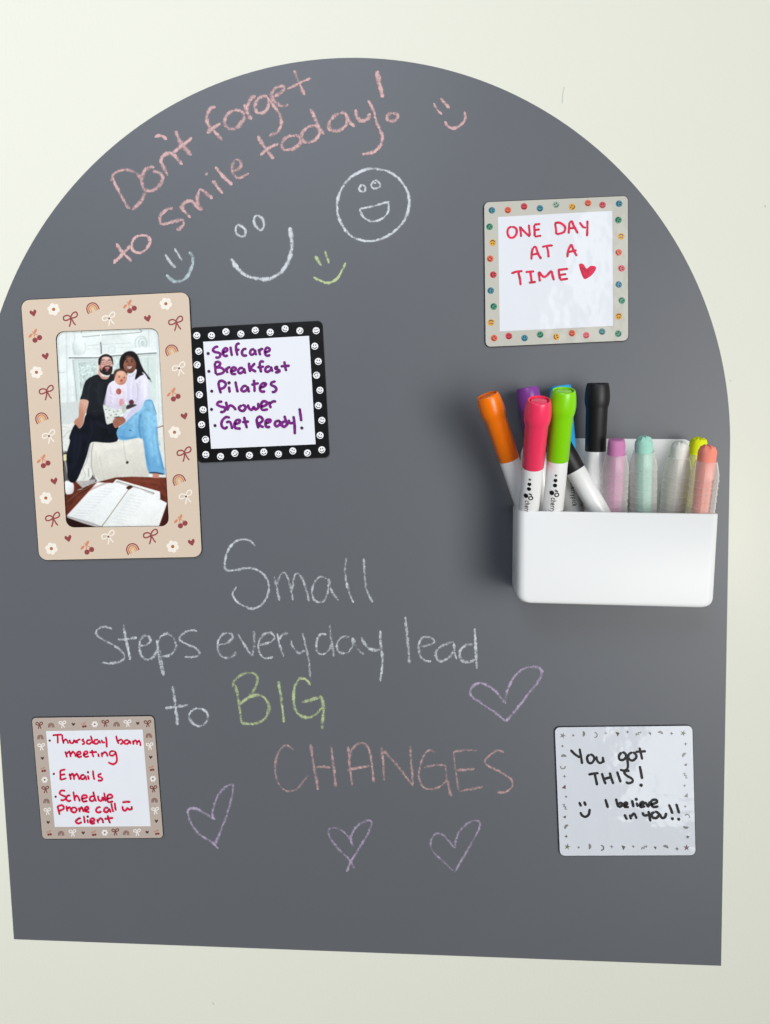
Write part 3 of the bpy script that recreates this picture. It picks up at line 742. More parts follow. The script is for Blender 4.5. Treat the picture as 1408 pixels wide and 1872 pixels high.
paint('315,0 318,98 992,52 990,0', (228, 236, 233), 1, smooth=False)
pline('318,30 320,98 560,80 990,48 992,10', 7, (120, 126, 122), 1, .9)
pline('540,60 538,150', 16, (238, 242, 240), 1); pline('538,165 544,220 546,300', 11, (62, 64, 62), 2)
pline('380,205 560,190 900,172', 7, (196, 208, 204), 2); pline('360,250 560,235 930,222', 6, (206, 216, 212), 2)
pell(288, 222, 76, 98, (234, 241, 238), 3, grad=((300, 180), (215, 250), (204, 216, 212))); paint('258,60 312,60 318,150 250,150', (232, 239, 236), 3)
pline('222,170 214,240 240,300', 10, (178, 192, 188), 4, .8); pline('352,170 362,240 340,295', 9, (190, 203, 198), 4, .8)
for rx, ry in ((78, 88), (52, 64)):
    pell(1012 + (78 - rx) * .6, 175, rx, ry, (196, 208, 204), 2); pell(1012 + (78 - rx) * .6, 175, rx - 13, ry - 13, (226, 235, 231), 2)
pell(1030, 180, 26, 36, (196, 208, 204), 2); paint('920,232 1110,225 1112,262 922,268', (236, 242, 240), 1); pell(670, 250, 45, 50, (206, 217, 213), 3); pell(672, 252, 34, 40, (222, 231, 228), 3)
paint('160,322 500,318 690,298 1200,258 1200,288 690,325 510,345 175,352', (240, 246, 243), 1, smooth=False)
pline('165,347 500,345 690,324 1195,290', 15, (108, 118, 116), 2, .9); pline('205,372 500,368 700,346 1190,312', 8, (180, 192, 188), 2)
paint('215,380 500,372 500,860 262,860', (206, 220, 215), 2, smooth=False); paint('1000,345 1185,330 1190,870 1010,880', (210, 224, 219), 2, smooth=False)
paint('280,410 495,398 495,560 420,590 345,640 320,720 310,850 300,860', (200, 215, 210), 2, .14, 20, 9, smooth=False); paint('690,340 770,335 770,500 690,540', (204, 218, 214), 2, .12, 18, 8, smooth=False)
pline('215,375 262,860', 12, (170, 184, 180), 3); pline('268,400 305,855', 7, (232, 239, 236), 2); pline('290,405 322,700', 6, (172, 186, 182), 2); pline('300,405 490,395', 6, (176, 190, 186), 2)
for i in range(26):
    a_, b2 = rng.uniform(300, 490), rng.uniform(410, 560); pell(a_, b2, rng.uniform(8, 18), rng.uniform(5, 12), (226, 236, 232) if i % 2 else (178, 194, 189), 2, .8)
pline('1090,345 1110,860', 9, (182, 196, 191), 3); pline('1035,360 1055,850', 6, (228, 237, 233), 2); pline('30,520 130,515', 7, (180, 194, 190), 2); pline('40,640 140,640', 6, (226, 234, 231), 2)
paint('30,870 300,860 320,1140 40,1180', (206, 212, 210), 6, smooth=False)
# sofa, floor, table
paint('60,1150 150,1130 230,1120 235,1300 200,1460 90,1480', (222, 224, 219), 3, .03); pline('100,1280 150,1220 200,1190', 8, (176, 180, 174), 3); pline('95,1150 150,1160', 6, (170, 176, 172), 3)
paint('1180,1130 1290,1105 1320,1760 1180,1760', (226, 225, 217), 3, smooth=False); pline('1195,1165 1280,1140', 10, (116, 84, 70), 2)
paint('60,1440 260,1440 500,1790 330,1880 60,1880', (96, 92, 90), 3, smooth=False); paint('210,1780 480,1770 470,1800 335,1875', (176, 172, 168), 2, .1, 10, 4, smooth=False)
paint('390,1330 460,1335 440,1500 445,1700 400,1775 330,1785 240,1762 330,1600', (222, 222, 214), 2, .05, 40, 5); pline('420,1340 375,1560 330,1640 360,1720 330,1770', 7, (170, 172, 164), 3); pline('395,1640 400,1740', 12, (160, 162, 156), 4)
paint('430,1365 470,1325 640,1325 760,1300 1000,1250 1060,1450 1090,1740 800,1760 560,1790 480,1740 430,1600', (226, 224, 214), 2, .03, 60, 6, grad=((700, 1350), (760, 1800), (206, 203, 192)))
pline('455,1340 432,1450 436,1640 470,1740', 12, (168, 168, 160), 4); pline('520,1490 555,1640 580,1780', 6, (196, 194, 184), 2); pline('480,1440 500,1600 550,1770', 6, (198, 196, 186), 2)
pline('805,1315 815,1420 838,1555', 9, (188, 186, 176), 3); pline('860,1560 920,1535', 6, (200, 198, 188), 3); pell(850, 1570, 16, 17, (52, 50, 44), 2)
paint('100,1960 110,1790 240,1785 335,1880 250,1900 500,1800 720,1745 900,1738 1320,1748 1340,1800 1360,2400 100,2400', (92, 42, 30), 2, .12, 60, 12, smooth=False)
paint('700,1770 900,1742 1320,1752 1330,2010 1240,1920', (110, 52, 36), 3, .1, 30, 13, smooth=False); paint('130,2210 500,2330 620,2400 100,2400', (38, 14, 12), 4, smooth=False); paint('1210,2400 1240,2290 1320,2050 1380,2050 1380,2400', (66, 24, 18), 4, smooth=False)
pline('150,2030 260,1935 400,1860 520,1810', 8, (140, 98, 76), 3, .7)
pline('106,1440 125,1560 165,1790', 9, (186, 184, 178), 2); paint('98,1480 140,1478 142,1540 102,1545', (226, 222, 176), 2); pline('98,1472 145,1468', 10, (28, 30, 34), 2)
paint('118,1800 165,1788 212,1808 226,1860 214,1925 165,1945 128,1925', (238, 240, 240), 2, grad=((150, 1850), (220, 1920), (206, 206, 204)))
# book
paint('680,1815 722,1766 1232,1912 1236,1985 1000,1960', (240, 240, 238), 1, smooth=False); paint('712,1800 735,1785 1172,1925 1160,1948', (150, 152, 146), 1, smooth=False); pline('735,1800 1150,1935', 8, (222, 224, 220), 1)
paint('1180,1925 1232,1935 1236,2000 1170,1985', (236, 236, 236), 1, smooth=False); paint('835,1870 870,1842 915,1850 890,1880 850,1895', (70, 36, 28), 2)
paint('143,2195 500,1802 690,1812 790,1838 862,1890 800,1980 548,2318 440,2296', (236, 238, 237), 1, smooth=False, grad=((500, 1850), (300, 2250), (224, 227, 226)))
paint('143,2195 440,2270 548,2318 500,2330 330,2280 150,2215', (190, 188, 188), 2, smooth=False); pline('150,2200 350,2262 545,2322', 6, (140, 130, 128), 2)
paint('862,1895 930,1868 1000,1880 1314,2045 1290,2120 1215,2330 548,2330', (238, 240, 238), 1, smooth=False, grad=((1050, 1900), (800, 2300), (226, 228, 224))); pline('862,1893 790,1990 640,2200 552,2322', 10, (150, 150, 134), 2)
pline('500,1802 143,2195', 7, (214, 186, 184), 2); paint('870,1905 800,2010 640,2235 590,2320 690,2320 880,2040 940,1890', (228, 231, 230), 12, op=.7)
for i in range(11):
    a_ = 520 - i * 30; b2 = 1870 + i * 32
    pline(f'{a_},{b2} {a_+85},{b2+6} {a_+180-i*4},{b2+10}', 8, (200, 204, 207), 2, .6)
for i in range(10):
    a_ = 880 - i * 26; b2 = 1950 + i * 34
    pline(f'{a_},{b2} {a_+70},{b2+12} {a_+190},{b2+34}', 8, (206, 209, 210), 2, .65)
# man
pell(598, 430, 82, 118, (222, 178, 162), 2, grad=((620, 400), (525, 480), (186, 132, 116)))
paint('505,535 515,480 560,560 640,560 655,535 640,600 560,605 500,575', (214, 165, 148), 2)
paint('505,542 430,568 370,610 338,680 318,770 302,838 395,852 372,1015 480,1030 595,1030 640,900 660,700 700,600 690,540 655,540 620,590 560,592', (27, 31, 36), 1, .12, 60, 20)
pline('395,850 420,700 415,640', 8, (14, 17, 21), 4, .7); pline('440,980 520,960 590,985', 10, (40, 46, 54), 5, .7); pline('470,700 500,800 480,900', 10, (38, 43, 50), 6, .6)
paint('512,432 512,370 540,325 595,302 650,316 680,355 686,430 672,400 664,365 630,340 580,338 548,362 536,420 530,452', (34, 28, 27), 1)
paint('520,432 536,462 548,500 560,470 590,440 640,436 668,450 676,430 676,500 655,540 610,552 565,538 530,505', (40, 30, 28), 2)
paint('585,458 615,448 645,455 635,482 608,488', (172, 96, 96), 3); pline('594,462 638,460', 6, (232, 196, 190), 2); pline('598,500 630,498', 14, (190, 130, 120), 3, .6); pell(522, 455, 11, 28, (222, 170, 150), 2)
for s_ in ('545,388 570,374 600,380 604,412 578,426 550,418 545,388', '620,386 650,376 672,388 674,412 648,424 624,414 620,386'): pline(s_, 6, (120, 92, 100), 1)
pline('602,395 620,394', 5, (120, 92, 100), 1); pell(576, 402, 10, 5, (80, 52, 48), 1); pell(648, 402, 10, 5, (80, 52, 48), 1); pline('545,372 590,366', 8, (60, 42, 38), 2); pline('620,370 668,372', 8, (60, 42, 38), 2); pline('612,400 606,430', 7, (196, 140, 124), 3, .7)
paint('303,838 390,850 378,940 345,1040 335,1110 300,1165 255,1168 228,1110 240,1070 280,1035 284,940', (216, 168, 148), 1, grad=((360, 900), (280, 960), (186, 134, 112)))
pline('270,1100 290,1160', 7, (176, 110, 96), 2); pline('250,1105 262,1160', 7, (190, 126, 112), 2)
paint('370,1012 480,1020 596,1022 615,1118 680,1108 745,1150 742,1300 690,1335 590,1340 470,1330 420,1345 400,1400 380,1480 330,1620 245,1795 160,1775 145,1600 140,1480 178,1330 172,1270 235,1130 290,1172 335,1120', (17, 20, 30), 1, .25, 70, 22)
pline('420,1060 440,1200 400,1320 360,1450', 18, (28, 34, 48), 8, .8); pline('250,1250 230,1450 210,1650', 22, (26, 33, 50), 10, .8); pline('590,1050 600,1200 560,1320', 16, (8, 9, 14), 8, .8)
# woman
paint('765,480 760,385 785,318 845,274 920,272 975,325 1005,405 1045,490 1085,545 1125,600 1085,590 1040,545 990,560 935,600 955,480 800,520', (24, 19, 20), 1)
pell(880, 425, 76, 104, (148, 96, 76), 2, grad=((850, 390), (950, 480), (106, 64, 50)))
paint('770,470 768,380 800,320 860,290 930,300 960,360 965,440 945,390 915,345 860,345 820,380 800,440', (26, 20, 21), 2)
paint('838,452 870,450 905,440 890,466 862,472', (240, 232, 228), 1); pline('832,448 865,462 912,436', 5, (110, 46, 44), 1); pell(846, 392, 11, 6, (38, 22, 20), 1); pell(905, 386, 11, 6, (38, 22, 20), 1); pline('826,372 860,368', 7, (40, 24, 22), 2); pline('890,364 922,366', 7, (40, 24, 22), 2); pline('872,400 868,430 885,432', 8, (108, 64, 50), 2, .7); pell(832, 425, 16, 14, (160, 104, 84), 5, .7)
paint('855,545 900,530 945,498 965,540 1030,515 1085,580 1112,690 1110,840 1065,850 1010,940 950,990 838,1088 792,1035 880,945 840,860 828,700 838,600', (228, 226, 238), 1, grad=((1000, 650), (840, 800), (206, 203, 226)))
pline('860,560 900,560 948,520', 10, (196, 192, 212), 3); pline('965,640 975,760 962,850 930,900', 10, (188, 185, 206), 4); pline('1110,690 1100,830', 8, (200, 198, 214), 4); pline('870,700 860,800 880,860', 14, (210, 206, 230), 6); pline('960,880 880,960 815,1050', 10, (240, 238, 246), 4)
paint('940,590 960,520 1000,505 1040,540 1000,560 950,600', (24, 19, 20), 2); pline('1085,550 1120,610 1135,630', 7, (40, 36, 38), 2, .8)
paint('1060,848 1140,842 1185,980 1205,1150 1215,1350 1250,1500 1292,1690 1270,1712 1108,1692 1062,1520 1050,1400 1020,1290 900,1295 815,1312 745,1290 732,1190 840,1090 950,990 1010,945', (134, 190, 222), 2, .09, 26, 30, grad=((1000, 1000), (830, 1250), (108, 168, 208)))
pline('1000,1010 990,1150 1010,1290', 16, (62, 118, 168), 6, .8); pline('980,1010 900,1090 800,1180', 12, (150, 208, 238), 6, .7); pline('1100,1000 1110,1250 1150,1500', 40, (146, 206, 238), 14, .7); pline('1190,1150 1210,1400 1270,1650', 12, (70, 130, 178), 5, .8); pline('1065,1480 1100,1600', 10, (76, 138, 184), 5, .8); pline('760,1270 860,1290 960,1270', 14, (70, 128, 176), 6, .8); pline('1060,850 1142,848', 8, (80, 140, 180), 2); pline('870,1190 900,1200', 8, (34, 60, 90), 2); pline('1140,860 1195,1010', 6, (74, 128, 170), 2)
for i in range(34):
    b2 = rng.uniform(1180, 1690); a_ = 1060 + (b2 - 1180) * .25 + rng.uniform(20, 130)
    pell(a_, b2, rng.uniform(5, 16), rng.uniform(10, 34), (154, 208, 236) if i % 2 else (96, 160, 202), 5, .35)
paint('1145,1692 1220,1695 1222,1752 1150,1752', (196, 134, 112), 2, smooth=False); pline('1105,1692 1180,1690 1275,1708', 14, (24, 42, 58), 2)
paint('680,1085 715,1050 795,1035 832,1082 800,1120 760,1145 715,1168 690,1140', (150, 96, 76), 1, grad=((760, 1050), (720, 1160), (176, 118, 98)))
for s_ in ('700,1110 740,1090', '705,1130 752,1112', '715,1150 765,1130'): pline(s_, 5, (104, 58, 46), 2)
pline('690,1045 760,1035', 10, (40, 24, 24), 2)
# child
paint('690,615 740,625 780,655 835,650 850,760 836,850 792,945 700,940 615,915 572,892 600,770 630,660', (229, 224, 236), 1, grad=((690, 680), (610, 900), (212, 204, 222)))
pline('650,680 660,760 720,780', 10, (190, 180, 208), 4); pline('620,800 700,830', 9, (200, 190, 216), 4)
pell(772, 572, 76, 94, (228, 178, 150), 2, grad=((760, 540), (820, 650), (198, 140, 114)))
paint('692,570 690,520 722,482 790,474 842,506 852,552 836,530 812,506 770,498 732,512 712,552 702,590', (70, 50, 42), 4)
pell(755, 570, 9, 7, (40, 26, 24), 1); pell(815, 577, 9, 7, (40, 26, 24), 1); pline('738,552 770,550', 5, (120, 80, 64), 2, .7); paint('765,605 785,598 800,610 785,626 768,620', (172, 72, 66), 2); pline('788,580 784,596', 7, (186, 122, 100), 2, .8); pell(745, 600, 16, 14, (226, 160, 138), 4, .7)
pell(750, 740, 31, 36, (172, 88, 76), 2); pline('735,720 745,760', 6, (212, 132, 116), 2); pell(786, 868, 34, 46, (224, 186, 190), 2)
for y_ in (838, 858, 878, 898): pline(f'758,{y_} 812,{y_+4}', 8, (200, 92, 92), 2)
paint('568,892 620,918 700,945 785,948 782,1012 700,1040 682,1085 612,1122 585,1000', (218, 222, 214), 1, .05, 20, 40)
for a_, b2 in ((620, 1048), (640, 960), (690, 975), (740, 970), (660, 1020), (600, 950), (720, 1010)): pell(a_, b2, 9, 7, (96, 112, 112), 2, .8)
paint('785,905 830,890 845,950 800,1000', (190, 196, 190), 3); pell(898, 866, 30, 30, (96, 46, 46), 2); paint('850,900 930,890 960,900 880,940 840,945', (60, 50, 54), 3)
# folds, form and grain that a camera would have recorded
def soft(s_, wd, rgb, bl=7, op=.6): pline(s_, wd, rgb, bl, op)
for s_, wd, c_ in (('430,620 400,720 395,830', 26, (44, 50, 57)), ('520,620 515,760 530,900', 30, (40, 45, 52)), ('600,640 585,780 575,900', 24, (15, 18, 22)), ('360,680 345,760 350,830', 16, (46, 52, 58)), ('400,1005 480,1000 560,1010', 14, (12, 14, 18)),
                   ('470,1090 560,1140 660,1160', 34, (30, 34, 46)), ('300,1240 290,1400 240,1600', 26, (30, 36, 52)), ('520,1250 600,1260 700,1240', 22, (10, 11, 17))): soft(s_, wd, c_, 8, .55)
for s_, wd, c_ in (('1040,600 1060,720 1050,830', 24, (244, 243, 250)), ('900,620 890,720 900,830', 20, (240, 238, 247)), ('1000,600 985,720 975,860', 16, (196, 193, 210)), ('1090,640 1098,760', 14, (206, 204, 218)), ('930,560 925,640 915,740', 12, (206, 203, 220)),
                   ('680,700 690,800 680,900', 18, (240, 237, 245)), ('800,700 815,800 800,900', 16, (206, 198, 218)), ('730,800 740,900', 14, (206, 198, 216)), ('650,860 700,900 770,920', 10, (198, 190, 212))): soft(s_, wd, c_, 7, .6)
for cx, cy, rx, ry, c_, op in ((570, 400, 22, 16, (196, 150, 138), .45), (645, 400, 20, 15, (186, 138, 124), .5), (600, 350, 46, 22, (240, 202, 188), .55), (566, 440, 16, 16, (226, 168, 156), .5), (606, 432, 13, 10, (206, 146, 132), .5),
                               (850, 392, 20, 14, (92, 56, 44), .5), (905, 386, 18, 13, (80, 48, 38), .5), (865, 340, 36, 20, (158, 106, 86), .5), (905, 428, 16, 16, (146, 92, 72), .5), (874, 430, 12, 9, (104, 62, 48), .5), (880, 505, 40, 18, (78, 46, 38), .5),
                               (772, 530, 40, 22, (232, 184, 156), .6), (735, 575, 12, 40, (190, 136, 112), .4), (815, 600, 18, 30, (176, 122, 98), .4), (790, 640, 34, 14, (170, 116, 96), .5), (580, 575, 40, 12, (180, 130, 114), .5)): pell(cx, cy, rx, ry, c_, 5, op)
for s_, wd, c_ in (('1130,900 1150,1100 1180,1300 1220,1600', 30, (150, 206, 236)), ('1010,990 1030,1200 1070,1450 1120,1680', 22, (78, 136, 180)), ('860,1110 820,1180 800,1270', 26, (88, 150, 194)), ('920,1060 930,1160 900,1260', 24, (142, 200, 232)), ('1070,900 1100,980', 20, (96, 156, 196)),
                   ('600,1400 760,1370 900,1330', 40, (236, 234, 226)), ('480,1500 470,1640 520,1740', 26, (198, 196, 186)), ('600,1720 800,1700 1000,1690', 40, (208, 205, 194)), ('960,1480 1000,1600', 40, (214, 211, 200)), ('640,1460 660,1620', 30, (232, 230, 221))): soft(s_, wd, c_, 9, .5)
for s_, wd, c_ in (('250,2000 420,1890 700,1770', 16, (130, 72, 52)), ('900,1775 1100,1790 1290,1830', 14, (136, 78, 56)), ('1240,1790 1300,1900', 20, (70, 30, 22)), ('180,2100 280,1990', 16, (120, 66, 48))): soft(s_, wd, c_, 6, .5)
paint('360,2000 500,1860 600,1850 440,2100 330,2140', (250, 251, 251), 14, op=.2); paint('950,1960 1200,2040 1080,2260 800,2260', (250, 251, 251), 16, op=.2)
img *= (1 + .018 * vnoise(12, 51) + .010 * vnoise(34, 52) + .012 * vnoise(110, 53))[..., None]
img[:] = box(img, 1)
lo = img.reshape(Hp, K, Wp, K, 3).mean((1, 3))
lo = np.clip((lo - 128) * 1.04 + 131, 0, 255)
gx, gy = np.meshgrid(np.arange(Wp) + x0 + .5, np.arange(Hp) + y0 + .5)
GP = on_wall(np.c_[gx.ravel(), gy.ravel()], 0.0012)
idx = np.arange(Wp * Hp).reshape(Hp, Wp)
# keep only the print's own sheet under the border
big = grow(inn, 7.0)
def inside(px, py, q):
    ok = np.ones(px.shape, bool)
    for a_, b2 in zip(q, np.roll(q, -1, 0)): ok &= ((b2[0] - a_[0]) * (py - a_[1]) - (b2[1] - a_[1]) * (px - a_[0])) >= 0
    return ok
ins = inside(gx, gy, big)
fm = ins[:-1, :-1] & ins[1:, :-1] & ins[:-1, 1:] & ins[1:, 1:]
FF = np.stack([idx[:-1, :-1], idx[:-1, 1:], idx[1:, 1:], idx[1:, :-1]], -1)[fm]
used = np.unique(FF); rem = -np.ones(Wp * Hp, int); rem[used] = np.arange(len(used))
lc = lo.reshape(-1, 3)[used] / 255.0
lc = np.where(lc <= 0.04045, lc / 12.92, ((lc + 0.055) / 1.055) ** 2.4)
o = mesh_obj('photo_print', GP[used], rem[FF][:, ::-1], M_SATIN, t, col=lc, label='snapshot of a seated couple with a small child above an open book on a table')
if o.data.polygons[0].normal.y > 0:
    o.data.flip_normals()

# ------------------------------------------------------------------ pen holder
HD = 0.055
tilt = math.radians(1.75)
org = on_wall([(1124, 1107.5)], HD)[0]
HM = Matrix.Translation((org[0], 0, org[2])) @ Matrix.Rotation(tilt, 4, 'Y')
hold = thing('pen_holder', 'white plastic box holder with raised back mounted on the chalkboard, full of markers and chalk', 'pen holder', HM)
HWT, HWB, HH, BT = 0.1318, 0.1306, 0.0632, 0.1125        # widths, tray height, back panel height
DB = H_BOARD + 0.0004
def plan(wd, d0, d1, rf, rb, n=8):
    """rounded rectangle seen from above: x, depth"""
    out_ = []
    for cx, cy, rr, a0 in ((wd / 2 - rf, d1 - rf, rf, 0), (-wd / 2 + rf, d1 - rf, rf, 90), (-wd / 2 + rb, d0 + rb, rb, 180), (wd / 2 - rb, d0 + rb, rb, 270)):
        for a in np.linspace(0, 90, n):
            q = math.radians(a0 + a); out_.append((cx + rr * math.cos(q), cy + rr * math.sin(q)))
    return np.array(out_)
TH = 0.0014
rings = []
for z_ in (0, .0003, .0007, .0013, .0022, .0034, .0048, .0064):   # corners rounded in elevation, a finer fillet along the front
    Re, rf = .0064, .0022
    s_ = Re - math.sqrt(Re ** 2 - (Re - z_) ** 2); sd = rf - math.sqrt(rf ** 2 - max(0, rf - z_) ** 2)
    rings.append((plan(HWB - 2 * s_, DB, HD - sd, 0.0058, 0.010), z_))
rings.append((plan(HWT, DB, HD, 0.0058, 0.010), HH - 0.0006))
rings.append((plan(HWT - .0012, DB, HD - .0006, 0.0054, 0.0096), HH))
rings.append((plan(HWT - 2 * TH + .0012, DB + TH - .0006, HD - TH + .0006, 0.0048, 0.0090), HH))
rings.append((plan(HWT - 2 * TH, DB + TH, HD - TH, 0.0044, 0.0086), HH - .0006))
rings.append((plan(HWB - 2 * TH, DB + TH, HD - TH, 0.0044, 0.0086), 0.0035))
v, f = [], []
for pl, z_ in rings: v += [(x, -d, z_) for x, d in pl]
n = len(rings[0][0])
for k in range(len(rings) - 1):
    for i in range(n): f.append([k * n + i, k * n + (i + 1) % n, (k + 1) * n + (i + 1) % n, (k + 1) * n + i])
f.append(list(range(n))[::-1]); f.append(list(range((len(rings) - 1) * n, len(rings) * n)))
o = fix_normals(mesh_obj('tray', v, f, M_HOLDER, hold, local=True, smooth=True))
md = o.modifiers.new('split', 'EDGE_SPLIT'); md.split_angle = math.radians(50)
# raised back panel with rounded upper corners, standing inside the tray's rear wall
pr, bl, br = 0.013, -HWT / 2 + 0.0055, HWT / 2 - 0.0030
pq = 0.008
o_ = [(bl, HH + .0002), (br, HH + .0002)] + [(br - pq + pq * math.cos(a), BT - pq + pq * math.sin(a)) for a in np.linspace(0, math.pi / 2, 10)] + [(bl + pr + pr * math.cos(a), BT - pr + pr * math.sin(a)) for a in np.linspace(math.pi / 2, math.pi, 10)]
# pr * math.cos(a), BT - pr + pr * math.sin(a)) for a in np.linspace(0, math.pi / 2, 10)] + [(-bw / 2 + pr + pr * math.cos(a), BT - pr + pr * math.sin(a)) for a in np.linspace(math.pi / 2, math.pi, 10)]
n = len(o_)
v = [(x, -DB, z_) for x, z_ in o_] + [(x, -(DB + TH), z_) for x, z_ in o_]
f = [list(range(n)), list(range(n, 2 * n))] + [[i, (i + 1) % n, n + (i + 1) % n, n + i] for i in range(n)]
mesh_obj('back_panel', v, f, M_HOLDER, hold, local=True, bevel=0.0006)

# ------------------------------------------------------------------ pens and chalks
def lathe(prof, n=40, jitter=0):
    v_, f_ = [], []
    for k, (r_, z_) in enumerate(prof):
        for i in range(n):
            a = 2 * math.pi * i / n; rr = r_
            v_.append((rr * math.cos(a), rr * math.sin(a), z_))
    for k in range(len(prof) - 1):
        for i in range(n): f_.append([k * n + i, k * n + (i + 1) % n, (k + 1) * n + (i + 1) % n, (k + 1) * n + i])
    f_.append(list(range(n))[::-1]); f_.append(list(range((len(prof) - 1) * n, len(prof) * n)))
    return v_, f_

def axis_frame(base, tip, spin=0.0):
    z = (Vector(tip) - Vector(base)).normalized()
    to = (CAM_POS - Vector(base)).normalized()
    y = -(to - z * to.dot(z)).normalized()
    x = y.cross(z)
    R = Matrix(((x.x, y.x, z.x), (x.y, y.y, z.y), (x.z, y.z, z.z))).to_4x4()
    return Matrix.Translation(base) @ R @ Matrix.Rotation(spin, 4, 'Z')

def text_mesh(txt, size):
    cu = bpy.data.curves.new('t', 'FONT'); cu.body = txt; cu.size = size; cu.offset = size * 0.018; cu.space_character = 1.18
    ob = bpy.data.objects.new('t', cu); C.objects.link(ob)
    dg = bpy.context.evaluated_depsgraph_get(); dg.update()
    me = bpy.data.meshes.new_from_object(ob.evaluated_get(dg))
    bpy.data.objects.remove(ob); bpy.data.curves.remove(cu)
    bm = bmesh.new(); bm.from_mesh(me); bpy.data.meshes.remove(me)
    for k in range(-3, 9):
        y_ = size * k / 8.0
        bmesh.ops.bisect_plane(bm, geom=bm.verts[:] + bm.edges[:] + bm.faces[:], plane_co=(0, y_, 0), plane_no=(0, 1, 0))
    bm.verts.index_update()
    V = [(q.co.x, q.co.y) for q in bm.verts]; F = [[q.index for q in fa.verts] for fa in bm.faces]
    bm.free()
    return V, F
TXT = text_mesh('cherrypick', 0.0050)
TXT = ([(x * 0.70, y) for x, y in TXT[0]], TXT[1])
def logo(R):
    """printed marks wrapped on a barrel: star, flower, dot, a pair of cherries, then the word, reading downwards"""
    V, F = [], []
    def add(pts, faces):
        n0 = len(V)
        V.extend(pts); F.extend([[i + n0 for i in q] for q in faces])
    def shape(pts, cx, cy):
        add([(cx + a, cy + b_) for a, b_ in pts] + [(cx, cy)], [[i, (i + 1) % len(pts), len(pts)] for i in range(len(pts))])
    def ringshape(cx, cy, ro, ri):
        n_ = 14; a = [(cx + ro * math.cos(q), cy + ro * math.sin(q)) for q in np.linspace(0, 2 * math.pi, n_, endpoint=False)]; b2 = [(cx + ri * math.cos(q), cy + ri * math.sin(q)) for q in np.linspace(0, 2 * math.pi, n_, endpoint=False)]
        add(a + b2, [[i, (i + 1) % n_, n_ + (i + 1) % n_, n_ + i] for i in range(n_)])
    m_ = 0.0017
    shape([(x * .0012, y * .0012) for x, y in star(5, .45)], 0.0, m_)
    shape([(x * .0013, y * .0013) for x, y in ((math.cos(a) * (1 + .15 * math.cos(5 * a)), math.sin(a) * (1 + .15 * math.cos(5 * a))) for a in np.linspace(0, 2 * math.pi, 20, endpoint=False))], 0.0036, m_)
    shape([(x * .0014, y * .0014) for x, y in ell(0, 0, 1, 1, 16)], 0.0072, m_)
    shape([(x, y) for x, y in ell(0, 0, .0017, .0017, 16)], 0.0128, 0.0000)
    ringshape(0.0140, 0.0034, .0017, .0009)
    shape([(0, 0), (.0006, .0018), (.0014, .0022), (.0012, .0016)], 0.0105, 0.0008)
    shape([(-.0006, -.0008), (.0008, -.0002), (.0018, .0014), (.0004, .0010)], 0.0106, 0.0028)
    add([(x + 0.0162, y) for x, y in TXT[0]], TXT[1])
    return V, F
def marker(label, tip, rim, rgb, spin=0.0, cap_rough=0.3, length=0.140, logo_z=None):
    tip = Vector(on_wall([tip[:2]], tip[2])[0]); rm = Vector(on_wall([rim[:2]], rim[2])[0])
    ax = (tip - rm).normalized(); base = tip - ax * length
    Mx = axis_frame(base, tip, 0)
    th_ = thing('marker', label, 'marker', Mx, 'dry erase markers in the white holder')
    Lc = 0.0475; zc = length - Lc
    RB = 0.0069
    v_, f_ = lathe([(.0030, 0), (.0042, .0004), (.0050, .0008), (.0052, .0040), (.0058, .0060), (RB, .0075), (RB, zc + .0006), (RB - .001, zc + .004)])
    b_ = fix_normals(mesh_obj('barrel', v_, f_, M_BARREL, th_, local=True, smooth=True))
    b_.modifiers.new('split', 'EDGE_SPLIT').split_angle = math.radians(45)
    m = plain('cap_plastic', rgb, cap_rough, 0.5, (60, 0.04, 0.001, 2))
    z0 = zc
    prof = [(RB - .0004, z0 - .0000), (RB + .0001, z0), (RB + .0003, z0 + .0004), (RB + .0005, z0 + .0300), (RB + .0009, z0 + .0315), (RB + .0014, z0 + .0335), (RB + .0017, z0 + .0362), (RB + .0016, z0 + .0395), (RB + .0012, z0 + .0435), (RB + .0007, z0 + .0462), (RB + .0004, z0 + .0471), (RB + .0000, z0 + .0475),
            (RB - .0005, z0 + .0474), (RB - .0007, z0 + .0445), (RB - .0016, z0 + .0445), (RB - .0018, z0 + .0466), (RB - .0023, z0 + .0469), (.0006, z0 + .0470)]
    v_, f_ = lathe(prof, 48)
    c_ = fix_normals(mesh_obj('cap', v_, f_, m, th_, local=True, smooth=True))
    c_.modifiers.new('split', 'EDGE_SPLIT').split_angle = math.radians(50)
    if logo_z is not None:
        V, F = logo(RB)
        zt = zc - logo_z
        P_ = [(RB * 1.012 * math.sin((y - .0017) / RB + spin), -RB * 1.012 * math.cos((y - .0017) / RB + spin), zt - x) for x, y in V]
        mesh_obj('printed_lettering', P_, F, M_LOGO, b_, local=True)
    return th_
marker('bright orange capped marker leaning left out of the holder', (891, 722, .056), (960, 925, .033), (255, 124, 0), spin=1.05, logo_z=.009)
marker('purple capped marker behind the pink marker', (964, 708, .019), (989, 880, .0155), (140, 66, 160))
marker('hot pink capped marker standing at the front of the holder', (986, 731, .084), (966.5, 934, .047), (255, 58, 100), spin=-.16, logo_z=.0062)
marker('blue capped marker mostly hidden behind the lime green marker', (1024, 705, .0165), (1043, 918, .0135), (40, 165, 228), spin=.42, logo_z=.0045)
marker('lime green capped marker at the front beside the pink one', (1031, 713, .078), (1011, 934, .047), (138, 222, 4), spin=-.02, logo_z=.0085)
marker('tall black capped marker standing upright beside the lilac chalk', (1093, 700, .026), (1085, 925, .0175), (14, 14, 15), cap_rough=.5)
marker('black capped marker slanting to lower right with its cap tucked behind the lime one', (989, 752, .030), (1095, 933, .030), (16, 16, 17), cap_rough=.5, length=.128)

